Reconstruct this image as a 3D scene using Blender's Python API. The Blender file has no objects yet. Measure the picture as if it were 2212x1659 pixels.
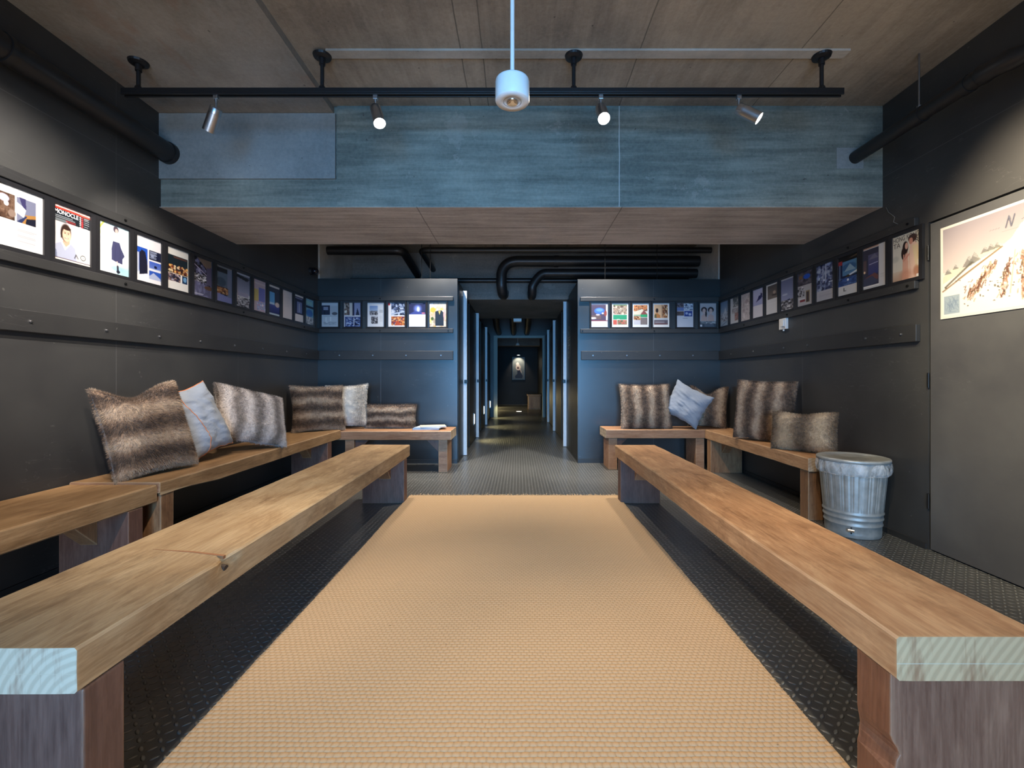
import bpy, math, random
import numpy as np
from mathutils import Vector, Matrix, noise

SC = bpy.context.scene
COL = SC.collection
PI = math.pi
R = math.radians

# ------------------------------------------------------------------ camera
F, PX, PY, CH = 980.0, 1119.0, 818.0, 1.05
cam = bpy.data.cameras.new('camera'); camo = bpy.data.objects.new('camera', cam); COL.objects.link(camo)
cam.sensor_fit = 'HORIZONTAL'; cam.sensor_width = 36.0; cam.lens = F / 2212 * 36
cam.shift_x = -(PX - 1106) / 2212; cam.shift_y = -(829.5 - PY) / 2212
cam.clip_start = 0.02; cam.clip_end = 80
camo.location = (0, 0, CH); camo.rotation_euler = (PI / 2, 0, 0)
SC.camera = camo

# ------------------------------------------------------------------ world, view, large lights
w = bpy.data.worlds.new('world'); SC.world = w; w.use_nodes = True
w.node_tree.nodes['Background'].inputs[0].default_value = (0.30, 0.55, 1.0, 1)
w.node_tree.nodes['Background'].inputs[1].default_value = 0.6
SC.view_settings.view_transform = 'Standard'; SC.view_settings.look = 'None'
SC.view_settings.gamma = 1.0; SC.view_settings.use_curve_mapping = False
SC.view_settings.exposure = 0.1
SC.cycles.max_bounces = 8; SC.cycles.diffuse_bounces = 5; SC.cycles.glossy_bounces = 4
SC.cycles.sample_clamp_indirect = 6.0
SC.cycles.use_denoising = True

def light(kind, name, loc, target, energy, color, **kw):
    l = bpy.data.lights.new(name, kind); l.energy = energy; l.color = color
    for k, v in kw.items(): setattr(l, k, v)
    o = bpy.data.objects.new(name, l); COL.objects.link(o); o.location = loc
    d = Vector(target) - Vector(loc)
    o.rotation_euler = d.to_track_quat('-Z', 'Y').to_euler()
    return o
# daylight coming through the glazed entrance behind the photographer
DAY = (0.05, 0.42, 0.95)
light('AREA', 'daylight', (0.0, -2.42, 1.15), (0, 5, .75), 66, DAY, shape='RECTANGLE', size=2.2, size_y=2.1, spread=R(70))
# added warm fill, low inside the entrance, aimed up to brighten the ceiling
light('AREA', 'ceiling_fill', (0.0, -2.35, .25), (0, 2.6, 2.9), 78, (1.0, .84, .64), shape='RECTANGLE', size=2.4, size_y=.8)

# ------------------------------------------------------------------ mesh builder
class MB:
    def __init__(s): s.v = []; s.f = []; s.m = []; s.sm = []
    def add(s, vs, fs, mi=0, smooth=False):
        b = len(s.v); s.v += [tuple(v) for v in vs]
        for f in fs: s.f.append(tuple(b + i for i in f)); s.m.append(mi); s.sm.append(smooth)
        return s
    def box(s, x0, x1, y0, y1, z0, z1, mi=0):
        vs = [(x, y, z) for z in (z0, z1) for y in (y0, y1) for x in (x0, x1)]
        return s.add(vs, [(0, 2, 3, 1), (4, 5, 7, 6), (0, 1, 5, 4), (2, 6, 7, 3), (0, 4, 6, 2), (1, 3, 7, 5)], mi)
    def tube(s, path, r, n=16, mi=0, caps=True, smooth=True):
        path = [Vector(p) for p in path]
        rs = r if isinstance(r, (list, tuple)) else [r] * len(path)
        rings = []; t0 = (path[1] - path[0]).normalized()
        a = Vector((0, 0, 1)) if abs(t0.z) < .9 else Vector((1, 0, 0))
        nrm = t0.cross(a).normalized()
        for i, p in enumerate(path):
            if i == 0: t = t0
            elif i == len(path) - 1: t = (path[i] - path[i - 1]).normalized()
            else: t = ((path[i + 1] - p).normalized() + (p - path[i - 1]).normalized()).normalized()
            nrm = (nrm - t * nrm.dot(t)).normalized(); b = t.cross(nrm)
            rings.append([p + (nrm * math.cos(2 * PI * k / n) + b * math.sin(2 * PI * k / n)) * rs[i] for k in range(n)])
        vs = [v for rg in rings for v in rg]; fs = []
        for i in range(len(path) - 1):
            for k in range(n):
                k2 = (k + 1) % n
                fs.append((i * n + k, i * n + k2, (i + 1) * n + k2, (i + 1) * n + k))
        s.add(vs, fs, mi, smooth)
        if caps:
            s.add(rings[0], [tuple(reversed(range(n)))], mi); s.add(rings[-1], [tuple(range(n))], mi)
        return s
    def lathe(s, prof, cx=0, cy=0, n=48, mi=0, flute=None, smooth=True):
        vs = []; fs = []
        for i, (r, z) in enumerate(prof):
            for k in range(n):
                a = 2 * PI * k / n; rr = r
                if flute and r > 0: rr = r + flute(z, a)
                vs.append((cx + rr * math.cos(a), cy + rr * math.sin(a), z))
        for i in range(len(prof) - 1):
            for k in range(n):
                k2 = (k + 1) % n
                fs.append((i * n + k, i * n + k2, (i + 1) * n + k2, (i + 1) * n + k))
        return s.add(vs, fs, mi, smooth)
    def prism(s, pts, axis, a0, a1, mi=0):
        # polygon pts in the plane across `axis`, extruded a0..a1
        def P(u, v, a): return {'x': (a, u, v), 'y': (u, a, v), 'z': (u, v, a)}[axis]
        n = len(pts)
        vs = [P(u, v, a0) for u, v in pts] + [P(u, v, a1) for u, v in pts]
        fs = [tuple(range(n)), tuple(reversed(range(n, 2 * n)))] + [(i, i + n, (i + 1) % n + n, (i + 1) % n) for i in range(n)]
        return s.add(vs, fs, mi)

def obj(name, mb, mats, parent=None, bevel=0, segs=2, origin=None, label=None):
    me = bpy.data.meshes.new(name)
    off = Vector(origin) if origin is not None else (Vector(parent.get('_o', (0, 0, 0))) if parent else Vector((0, 0, 0)))
    vs = [(v[0] - off[0], v[1] - off[1], v[2] - off[2]) for v in mb.v]
    me.from_pydata(vs, [], mb.f)
    if not isinstance(mats, (list, tuple)): mats = [mats]
    for m in mats: me.materials.append(m)
    me.polygons.foreach_set('material_index', mb.m); me.polygons.foreach_set('use_smooth', mb.sm)
    import bmesh
    bm = bmesh.new(); bm.from_mesh(me); bmesh.ops.recalc_face_normals(bm, faces=bm.faces); bm.to_mesh(me); bm.free()
    me.update()
    o = bpy.data.objects.new(name, me); COL.objects.link(o)
    if parent: o.parent = parent
    elif origin is not None: o.location = origin
    if bevel:
        m = o.modifiers.new('bevel', 'BEVEL'); m.width = bevel; m.segments = segs; m.limit_method = 'ANGLE'; m.angle_limit = R(40)
    if label: o['label'] = label
    o['_o'] = tuple(off)
    return o
def thing(name, label, cat, loc=(0, 0, 0), rz=0, group=None, local=False):
    o = bpy.data.objects.new(name, None); COL.objects.link(o); o.empty_display_size = .05
    o.location = loc; o.rotation_euler = (0, 0, rz)
    o['label'] = label; o['category'] = cat
    if group: o['group'] = group
    o['_o'] = (0, 0, 0) if local else tuple(loc)
    return o
def tag(o, label, cat, group=None, kind=None):
    o['label'] = label; o['category'] = cat
    if group: o['group'] = group
    if kind: o['kind'] = kind
    return o
def struct(name, mb, mats, label, cat, bevel=0):
    return tag(obj(name, mb, mats, bevel=bevel), label, cat, kind='structure')

# ------------------------------------------------------------------ materials
class NT:
    def __init__(s, name):
        s.m = bpy.data.materials.new(name); s.m.use_nodes = True; s.t = s.m.node_tree
        s.b = s.t.nodes['Principled BSDF']; s.co = s.n('ShaderNodeTexCoord')
    def n(s, typ, **kw):
        nd = s.t.nodes.new(typ)
        for k, v in kw.items(): setattr(nd, k, v)
        return nd
    def l(s, a, b): s.t.links.new(a, b)
    def inp(s, nd, i, v):
        if isinstance(v, (int, float)): nd.inputs[i].default_value = v
        elif isinstance(v, (tuple, list)):
            nd.inputs[i].default_value = tuple(v) + ((1,) if len(v) == 3 and len(nd.inputs[i].default_value) == 4 else ())
        else: s.l(v, nd.inputs[i])
    def math(s, op, a, b=None, c=None, clamp=False):
        nd = s.n('ShaderNodeMath', operation=op); nd.use_clamp = clamp
        s.inp(nd, 0, a)
        if b is not None: s.inp(nd, 1, b)
        if c is not None: s.inp(nd, 2, c)
        return nd.outputs[0]
    def mapping(s, scale=(1, 1, 1), src='Object', loc=(0, 0, 0), rot=(0, 0, 0)):
        m = s.n('ShaderNodeMapping'); s.l(s.co.outputs[src], m.inputs[0])
        m.inputs['Scale'].default_value = scale; m.inputs['Location'].default_value = loc; m.inputs['Rotation'].default_value = rot
        return m.outputs[0]
    def noise(s, scale, detail=4, rough=.5, vec=None, dist=0):
        nd = s.n('ShaderNodeTexNoise'); nd.inputs['Scale'].default_value = scale
        nd.inputs['Detail'].default_value = detail; nd.inputs['Roughness'].default_value = rough; nd.inputs['Distortion'].default_value = dist
        s.l(vec if vec is not None else s.mapping(), nd.inputs['Vector'])
        return nd.outputs['Fac']
    def ramp(s, fac, stops, interp='LINEAR'):
        nd = s.n('ShaderNodeValToRGB'); cr = nd.color_ramp; cr.interpolation = interp
        while len(cr.elements) > 2: cr.elements.remove(cr.elements[-1])
        for i, (p, c) in enumerate(stops):
            e = cr.elements[i] if i < 2 else cr.elements.new(p)
            e.position = p; e.color = (tuple(c) if not isinstance(c, (int, float)) else (c, c, c))[:3] + (1,)
        s.l(fac, nd.inputs[0]); return nd.outputs[0]
    def mix(s, fac, a, b, typ='MIX'):
        nd = s.n('ShaderNodeMix', data_type='RGBA', blend_type=typ)
        s.inp(nd, 0, fac); s.inp(nd, 6, a); s.inp(nd, 7, b); return nd.outputs[2]
    def bump(s, h, strength=.3, dist=.01, nrm=None):
        nd = s.n('ShaderNodeBump'); nd.inputs['Strength'].default_value = strength; nd.inputs['Distance'].default_value = dist
        s.l(h, nd.inputs['Height'])
        if nrm is not None: s.l(nrm, nd.inputs['Normal'])
        return nd.outputs[0]
    def sep(s, vec):
        nd = s.n('ShaderNodeSeparateXYZ'); s.l(vec, nd.inputs[0]); return nd.outputs
    def set(s, **kw):
        names = dict(col='Base Color', rough='Roughness', metal='Metallic', spec='Specular IOR Level', nrm='Normal', alpha='Alpha',
                     trans='Transmission Weight', ior='IOR', coat='Coat Weight', ecol='Emission Color', estr='Emission Strength', sheen='Sheen Weight', crough='Coat Roughness', aniso='Anisotropic')
        for k, v in kw.items(): s.inp(s.b, names[k], v)
        return s.m
def plain(name, col, rough=.5, metal=0, **kw):
    t = NT(name)
    nz = t.noise(25, 3)
    c = t.mix(.12, col, t.ramp(nz, [(.3, tuple(x * .6 for x in col)), (.7, tuple(min(1, x * 1.3) for x in col))]))
    return t.set(col=c, rough=t.math('MULTIPLY_ADD', nz, .12, rough - .06), metal=metal, **kw)

def line_mask(t, comp, pos, wdt):
    d = t.math('ABSOLUTE', t.math('SUBTRACT', comp, pos))
    return t.math('LESS_THAN', d, wdt)

def panel_mat(name, seams_y=(), seams_x=(), seams_z=(), base=.016, rough=.42):
    t = NT(name); xyz = t.sep(t.co.outputs['Object'])
    n1 = t.noise(1.3, 5, .6); n2 = t.noise(60, 3)
    # scratches: thin distorted wave lines, gated by large noise
    sc = t.noise(5.0, 2, .4, vec=t.mapping((1, 1, 6), rot=(.3, .4, .2)))
    thin = t.math('LESS_THAN', t.math('ABSOLUTE', t.math('SUBTRACT', sc, .5)), .0025)
    gate = t.math('GREATER_THAN', t.noise(1.7, 2, vec=t.mapping(loc=(3, 5, 1))), .60)
    scr = t.math('MULTIPLY', thin, gate)
    speck = t.math('GREATER_THAN', t.noise(28, 1, vec=t.mapping(loc=(9, 1, 4))), .80)
    c = t.ramp(n1, [(.3, (base * .8, base * .8, base * .85)), (.7, (base * 1.5, base * 1.5, base * 1.45))])
    c = t.mix(t.math('MULTIPLY', scr, .35), c, (.16, .16, .15))
    c = t.mix(t.math('MULTIPLY', speck, .5), c, (.12, .12, .11))
    m = None
    for comp, lst in ((xyz[1], seams_y), (xyz[0], seams_x), (xyz[2], seams_z)):
        for p in lst:
            k = line_mask(t, comp, p, .0022)
            m = k if m is None else t.math('MAXIMUM', m, k)
    h = t.math('MULTIPLY', n2, .15)
    if m is not None:
        c = t.mix(t.math('MULTIPLY', m, .55), c, (.10, .10, .10)); h = t.math('SUBTRACT', h, t.math('MULTIPLY', m, 1.0))
    r = t.math('MULTIPLY_ADD', n1, .22, rough - .1)
    return t.set(col=c, rough=r, spec=1.0 if 'back' in name else .5, nrm=t.bump(h, .25, .003))

def concrete(name, c0=(.15, .135, .115), c1=(.27, .245, .21), sx=(), sy=(), sz=(), axis='x', stain=False, linecol=(.05, .045, .04), streak=.5, rough=.75):
    t = NT(name); xyz = t.sep(t.co.outputs['Object'])
    scl = {'x': (.25, 3.2, 3.2), 'y': (3.2, .25, 3.2)}[axis]
    n1 = t.noise(1.1, 6, .62); n2 = t.noise(6, 5, .65, vec=t.mapping(scl)); n3 = t.noise(45, 4, .7)
    f = t.math('ADD', t.math('MULTIPLY', n1, 1 - streak * .6), t.math('MULTIPLY', n2, streak * .6))
    c = t.ramp(f, [(.40, tuple(x * .78 for x in c0)), (.60, c1)])
    c = t.mix(.22, c, t.ramp(n3, [(.3, (.16, .145, .13)), (.7, (.44, .40, .35))]), 'MIX')
    holes = t.math('GREATER_THAN', t.noise(34, 1, vec=t.mapping(loc=(2, 7, 3))), .80)
    c = t.mix(t.math('MULTIPLY', holes, .6), c, (.04, .035, .03))
    pale = t.math('GREATER_THAN', t.noise(2.3, 5, .75, vec=t.mapping(loc=(8, 2, 1))), .64)
    c = t.mix(t.math('MULTIPLY', pale, .18), c, (.42, .40, .36))
    if stain:
        s1 = t.ramp(t.noise(1.5, 5, .7, vec=t.mapping((1, .45, 1), loc=(4.3, 1.2, 0))), [(.54, 0.0), (.62, 1.0)])
        c = t.mix(t.math('MULTIPLY', s1, .45), c, (.27, .15, .10))
    m = None
    for comp, lst in ((xyz[0], sx), (xyz[1], sy), (xyz[2], sz)):
        for p in lst:
            wob = t.math('MULTIPLY_ADD', t.noise(4, 2), .012, -.006)
            k = line_mask(t, t.math('ADD', comp, wob), p, .0035); m = k if m is None else t.math('MAXIMUM', m, k)
    h = t.math('ADD', t.math('MULTIPLY', n3, .5), t.math('MULTIPLY', n2, .6))
    if m is not None:
        c = t.mix(t.math('MULTIPLY', m, .6), c, linecol); h = t.math('SUBTRACT', h, m)
    return t.set(col=c, rough=rough, spec=.3, nrm=t.bump(h, .35, .008))

def wood(name, axis='y', c=((.17, .082, .032), (.34, .185, .082), (.50, .31, .155)), wear=(.62, .45, .26), seed=0, rough=.5):
    t = NT(name)
    lo = .55; sc = {'x': (lo, 9, 9), 'y': (9, lo, 9), 'z': (9, 9, lo)}[axis]
    g = t.noise(2.2, 7, .62, vec=t.mapping(sc, loc=(seed, seed * 2, 0)), dist=.6)
    fine = t.noise(9, 5, .6, vec=t.mapping(tuple(x * 1.6 for x in sc), loc=(seed, 0, 0)))
    big = t.noise(1.6, 4, .6, vec=t.mapping(tuple(1 if x > 1 else .7 for x in sc), loc=(0, seed, 0)))
    blot = t.noise(5.5, 6, .72, vec=t.mapping(tuple(1 if x > 1 else .32 for x in sc), loc=(seed, 3, seed)), dist=.8)
    f = t.math('ADD', t.math('ADD', t.math('MULTIPLY', g, .22), t.math('MULTIPLY', big, .28)), t.math('MULTIPLY', blot, .5))
    col = t.ramp(f, [(.38, c[0]), (.49, c[1]), (.61, c[2])])
    col = t.mix(.30, col, t.ramp(fine, [(.38, c[0]), (.62, c[2])]), 'MIX')
    sm = t.ramp(t.noise(4.2, 6, .75, vec=t.mapping(tuple(1.3 if x > 1 else .5 for x in sc), loc=(seed, 4, 2)), dist=.5), [(.53, 0.0), (.66, 1.0)])
    col = t.mix(t.math('MULTIPLY', sm, .5), col, tuple(x * .75 for x in c[0]))
    pl = t.ramp(t.noise(7, 5, .7, vec=t.mapping(tuple(1.6 if x > 1 else .45 for x in sc), loc=(1, seed, 7))), [(.56, 0.0), (.70, 1.0)])
    col = t.mix(t.math('MULTIPLY', pl, .45), col, tuple(min(1, x * 1.25) for x in c[2]))
    nick = t.math('LESS_THAN', t.math('ABSOLUTE', t.math('SUBTRACT', t.noise(3.3, 2, .4, vec=t.mapping((2, 5, 2), loc=(seed, 0, 5), rot=(.2, .1, .7))), .5)), .0016)
    # rubbed edges
    bv = t.n('ShaderNodeBevel'); bv.samples = 3; bv.inputs['Radius'].default_value = .012
    geo = t.n('ShaderNodeNewGeometry'); dt = t.n('ShaderNodeVectorMath', operation='DOT_PRODUCT')
    t.l(bv.outputs[0], dt.inputs[0]); t.l(geo.outputs['Normal'], dt.inputs[1])
    e = t.math('MULTIPLY', t.math('SUBTRACT', 1.0, dt.outputs['Value']), t.math('MULTIPLY_ADD', fine, 5.0, .5), clamp=True)
    col = t.mix(t.math('MULTIPLY', e, .8), col, wear)
    return t.set(col=col, rough=t.math('MULTIPLY_ADD', fine, .25, rough - .12), spec=.4, nrm=t.bump(t.math('ADD', fine, g), .22, .004))

def endgrain(name, cx, cz, seamz, k_=(1, 1, 1)):
    t = NT(name); xyz = t.sep(t.co.outputs['Object'])
    dx = t.math('SUBTRACT', xyz[0], cx); dz = t.math('SUBTRACT', xyz[2], cz)
    rr = t.math('SQRT', t.math('ADD', t.math('MULTIPLY', dx, dx), t.math('MULTIPLY', dz, dz)))
    rr = t.math('ADD', rr, t.math('MULTIPLY', t.noise(9, 3), .02))
    ring = t.math('SINE', t.math('MULTIPLY', rr, 330))
    col = t.ramp(t.math('MULTIPLY_ADD', ring, .5, .5), [(.2, (.50, .39, .27)), (.8, (.60, .48, .34))])
    st = t.ramp(t.noise(7, 4, .7, vec=t.mapping((3, 1, .5))), [(.52, 0.0), (.68, 1.0)])
    col = t.mix(t.math('MULTIPLY', st, .6), col, (.24, .10, .05))
    col = t.mix(1.0, col, k_, 'MULTIPLY')
    k = line_mask(t, xyz[2], seamz, .0012)
    col = t.mix(t.math('MULTIPLY', k, .5), col, (.56, .44, .30))
    return t.set(col=col, rough=.6, spec=.3, nrm=t.bump(t.math('MULTIPLY', ring, .3), .2, .002))

def fur(name, cols, axis=0, freq=7.0, seed=0.0):
    # cols: dark, mid, light bands across local axis (0=x, 2=z)
    t = NT(name); xyz = t.sep(t.co.outputs['Object'])
    d = t.math('MULTIPLY_ADD', t.noise(6, 4, .6, vec=t.mapping(loc=(seed, seed, 0))), .09, -.045)
    s = t.math('SINE', t.math('MULTIPLY', t.math('ADD', t.math('ADD', xyz[axis], d), seed * .13), freq * 2 * PI))
    f = t.math('MULTIPLY_ADD', s, .30, .5)
    cl = t.noise(38, 4, .7, vec=t.mapping(loc=(0, seed, 0))); hi = t.noise(420, 2, .6)
    f = t.math('ADD', f, t.math('MULTIPLY_ADD', cl, .9, -.45)); f = t.math('ADD', f, t.math('MULTIPLY_ADD', hi, .7, -.35))
    c = t.ramp(f, [(.15, cols[0]), (.5, cols[1]), (.9, cols[2])])
    return t.set(col=c, rough=.75, spec=.25, sheen=.3)

M = {}
M['black'] = panel_mat('black_wall_panel')
M['black_left'] = panel_mat('black_panel_left', seams_y=(1.58, 2.80, 4.02, 5.24), seams_z=(2.44,), base=.032, rough=.40)
M['black_right'] = panel_mat('black_panel_right', seams_y=(4.02, 5.24), seams_z=(2.44,), base=.034, rough=.40)
M['black_back'] = panel_mat('black_panel_back', seams_x=(-1.70, 1.69), base=.014, rough=.32)
M['rail'] = panel_mat('black_painted_board', base=.024, rough=.42)
M['ceiling'] = concrete('ceiling_concrete', c0=(.24, .195, .145), c1=(.43, .355, .265), sx=(-.33, -.205, .70, 1.62), axis='y', streak=.45)
M['slab'] = concrete('slab_concrete', c0=(.25, .225, .19), c1=(.36, .33, .29), axis='y', stain=True, streak=.2)
M['beam_face'] = concrete('beam_concrete', c0=(.085, .12, .105), c1=(.24, .28, .24), sx=(.70,), linecol=(.5, .52, .5), axis='x', streak=.8)
M['beam_under'] = concrete('beam_soffit_concrete', c0=(.36, .30, .25), c1=(.56, .48, .41), sx=(-.70, .72), sy=(3.56,), axis='x', streak=.9)
M['plaster'] = concrete('plaster_patch', c0=(.22, .26, .27), c1=(.30, .34, .35), streak=.2)
M['strip'] = concrete('ceiling_grout', c0=(.40, .36, .30), c1=(.55, .50, .43), streak=.3)
M['far_concrete'] = concrete('far_concrete', c0=(.10, .105, .10), c1=(.18, .175, .165))
M['pale_wall'] = concrete('pale_wall', c0=(.50, .49, .45), c1=(.62, .60, .56), streak=.2)
M['pipe'] = plain('black_pipe', (.012, .012, .013), .42)
M['track'] = plain('black_track', (.008, .008, .009), .45)
M['silver'] = plain('brushed_aluminium', (.55, .56, .58), .34, 1.0)
M['steel'] = plain('bolt_steel', (.32, .32, .33), .4, 1.0)
M['darkbolt'] = plain('dark_bolt', (.03, .03, .03), .35, .8)
M['white'] = plain('white_plastic', (.72, .72, .70), .35)
M['pendant'] = plain('pendant_white', (.80, .78, .75), .35)
M['chrome'] = plain('chrome', (.8, .8, .8), .12, 1.0)
M['frame'] = plain('black_frame', (.014, .014, .016), .33)
M['edge'] = plain('door_edge_trim', (.72, .76, .80), .35, .0)
M['camera_black'] = plain('gloss_black', (.006, .006, .01), .08)
M['box_wood'] = wood('box_wood', 'z', seed=4)
def emit(name, col, st):
    t = NT(name); return t.set(col=(.8, .8, .8), ecol=col, estr=st, rough=.3)
M['lens'] = emit('lamp_lens', (1, .96, .88), 30)
M['steplens'] = emit('step_light_lens', (1, .82, .5), 5)
M['floorlens'] = emit('floor_light_lens', (1, .9, .75), 6)
t = NT('woven_print'); at = t.n('ShaderNodeAttribute'); at.attribute_name = 'Col'
M['print'] = t.set(col=at.outputs['Color'], rough=.45, spec=.4)

# galvanised bin
t = NT('galvanised_steel'); sp = t.n('ShaderNodeTexVoronoi'); sp.inputs['Scale'].default_value = 40; t.l(t.mapping(), sp.inputs['Vector'])
M['galv'] = t.set(col=t.ramp(t.noise(22, 3), [(.3, (.36, .37, .35)), (.7, (.50, .51, .48))]), rough=t.math('MULTIPLY_ADD', t.noise(8, 4), .2, .36), metal=.45)
t = NT('clear_liner'); fold = t.noise(14, 4, .6, vec=t.mapping((1, 1, .5)), dist=1.5)
M['liner'] = t.set(col=(.85, .87, .87), rough=.28, alpha=t.ramp(fold, [(.40, .16), (.62, .55)]), nrm=t.bump(fold, .9, .02), spec=.6)

# tread plate floor
t = NT('rubber_tread_floor'); xyz = t.sep(t.co.outputs['Object'])
cell = .031
px = t.math('DIVIDE', xyz[0], cell); py = t.math('DIVIDE', xyz[1], cell)
par = t.math('MODULO', t.math('ABSOLUTE', t.math('ADD', t.math('FLOOR', px), t.math('FLOOR', py))), 2.0)
sg = t.math('MULTIPLY_ADD', par, 2.0, -1.0)
fx = t.math('SUBTRACT', t.math('FRACT', px), .5); fy = t.math('SUBTRACT', t.math('FRACT', py), .5)
fx = t.math('ADD', fx, 0.0)
a = t.math('MULTIPLY', t.math('ADD', fx, t.math('MULTIPLY', sg, fy)), .9)
b = t.math('MULTIPLY', t.math('SUBTRACT', fy, t.math('MULTIPLY', sg, fx)), .5)
q = t.math('ADD', t.math('POWER', t.math('DIVIDE', a, .55), 2.0), t.math('POWER', t.math('DIVIDE', b, .13), 2.0))
h = t.math('SUBTRACT', 1.0, q, clamp=True)
hs = t.math('POWER', h, .6)
n = t.noise(1.2, 5, .6); n2 = t.noise(120, 3)
base = t.ramp(n, [(.3, (.060, .062, .060)), (.7, (.098, .099, .094))])
base = t.mix(t.math('MULTIPLY', hs, .75), base, (.26, .265, .25))
M['floor'] = t.set(col=base, rough=t.math('MULTIPLY_ADD', n, .22, .22), spec=.7, nrm=t.bump(t.math('ADD', hs, t.math('MULTIPLY', n2, .08)), .85, .006))

# coir rug
t = NT('coir_weave'); xyz = t.sep(t.co.outputs['Object'])
cw = .0215
wob = t.math('MULTIPLY_ADD', t.noise(9, 3), .9, -.45)
u = t.math('ADD', t.math('DIVIDE', xyz[0], cw), wob)
v = t.math('ADD', t.math('DIVIDE', xyz[1], cw * .82), t.math('MULTIPLY', wob, .6))
odd = t.math('MODULO', t.math('ABSOLUTE', t.math('FLOOR', v)), 2.0)
u = t.math('ADD', u, t.math('MULTIPLY', odd, .5))
fu = t.math('SUBTRACT', t.math('FRACT', u), .5); fv = t.math('SUBTRACT', t.math('FRACT', v), .5)
q = t.math('ADD', t.math('POWER', t.math('ABSOLUTE', t.math('MULTIPLY', fu, 1.75)), 2.6), t.math('POWER', t.math('ABSOLUTE', t.math('MULTIPLY', fv, 1.75)), 2.6))
kn = t.math('SUBTRACT', 1.0, q, clamp=True)
fib = t.noise(260, 4, .7, vec=t.mapping((1, .35, 1))); big = t.noise(1.4, 4, .6); mid = t.noise(40, 3)
c = t.ramp(t.math('ADD', t.math('MULTIPLY', kn, .55), t.math('MULTIPLY', fib, .5)), [(.08, (.42, .27, .14)), (.40, (.62, .405, .225)), (.95, (.75, .52, .30))])
c = t.mix(t.math('MULTIPLY', big, .35), c, (.52, .36, .20))
c = t.mix(t.math('MULTIPLY', t.math('GREATER_THAN', t.noise(55, 1, vec=t.mapping(loc=(5, 5, 5))), .81), .5), c, (.16, .09, .04))
M['rug'] = t.set(col=c, rough=.9, spec=.15, nrm=t.bump(t.math('ADD', kn, t.math('MULTIPLY', fib, .35)), .6, .005))
M['frayed'] = plain('frayed_coir', (.52, .34, .17), .9)

# ------------------------------------------------------------------ room shell
XL, XR, YL, YR = -2.48, 2.52, 5.62, 5.66
CZ, LZ, BZ = 2.935, 2.887, 2.237
YB = -2.6
struct('floor', MB().box(-3.2, 3.2, YB - .3, 19.2, -.12, 0), M['floor'], 'dark raised tread floor running from the room down the corridor', 'floor')
struct('ceiling', MB().box(-1.276, XR + .1, YB, 3.14, CZ, CZ + .25).box(-3, 3, 4.0, 19, CZ, CZ + .25), M['ceiling'], 'brown-grey board-marked concrete ceiling', 'ceiling')
struct('ceiling_left', MB().box(XL - .1, -1.276, YB, 3.16, LZ, CZ + .25), M['slab'], 'lower stained concrete slab over the left side of the room', 'ceiling')
struct('wall_left', MB().box(XL - .12, XL, YB, YL, 0, CZ + .1), M['black_left'], 'black panelled wall behind the long row of pictures on the left', 'wall')
# right wall with door opening Y 1.8..2.785, z<2.01
DY0, DY1, DZ = 1.80, 2.785, 2.008
wr = MB().box(XR, XR + .12, DY1, YR, 0, CZ + .1).box(XR, XR + .12, DY0, DY1, DZ, CZ + .1).box(XR, XR + .12, YB, DY0, 0, CZ + .1)
wr.box(XR + .055, XR + .12, DY0, DY1, 0, DZ)
struct('wall_right', wr, M['black_right'], 'black panelled wall with pictures, bin and flush door on the right', 'wall')
struct('wall_back', MB().box(-3.2, -1.25, YB - .12, YB, 0, CZ + .25).box(1.25, 3.2, YB - .12, YB, 0, CZ + .25).box(-1.25, 1.25, YB - .12, YB, 2.5, CZ + .25),
       M['black'], 'wall with the glazed entrance, behind the camera', 'wall')
gt = NT('entrance_glass'); M['glass'] = gt.set(col=(.9, .95, 1), rough=.02, trans=1.0, ior=1.1, alpha=.15)
struct('window_1', MB().box(-1.25, 1.25, YB - .08, YB - .07, 0.0, 2.5), M['glass'], 'glazed entrance behind the camera', 'window')

struct('wall_partition_left', MB().box(XL, -.751, YL, YL + .05, 0, 2.29), M['black_back'], 'black partition left of the corridor with six pictures', 'wall')
struct('wall_partition_right', MB().box(.745, XR, YR, YR + .05, 0, 2.29), M['black_back'], 'black partition right of the corridor with six pictures', 'wall')
struct('wall_corridor_left', MB().box(-.82, -.76, YL + .05, 6.8, 0, 2.29).box(-.82, -.76, 6.8, 12.4, 0, 2.236), M['black'], 'black cubicle wall along the left of the corridor', 'wall')
struct('wall_corridor_right', MB().box(.76, .82, YR + .05, 6.8, 0, 2.29).box(.76, .82, 6.8, 12.4, 0, 2.236), M['black'], 'black cubicle wall along the right of the corridor', 'wall')
struct('wall_side_left', MB().box(XL - .12, XL, YL + .05, 19, 0, CZ), M['pale_wall'], 'pale concrete wall seen above the left partition', 'wall')
struct('wall_side_right', MB().box(XR, XR + .12, YR + .05, 19, 0, CZ), M['pale_wall'], 'pale concrete wall seen above the right partition', 'wall')
struct('wall_far', MB().box(-3, 3, 18.5, 18.62, 0, CZ), panel_mat('black_far', base=.006, rough=.6), 'black wall closing the far end of the corridor', 'wall')
struct('wall_portal', MB().box(-2.48, -.62, 12.4, 12.7, 0, CZ).box(.70, 2.5, 12.4, 12.7, 0, CZ).box(-.62, .70, 12.4, 12.9, 2.20, CZ),
       M['black'], 'dark wall with a doorway across the corridor', 'wall')
struct('wall_end_left', MB().box(-1.1, -.95, 12.7, 18.5, 0, CZ), M['black'], 'dark side wall left beyond the doorway', 'wall')
struct('wall_end_right', MB().box(.80, .95, 12.9, 18.5, 0, CZ), M['black'], 'dark side wall right beyond the doorway', 'wall')
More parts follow.
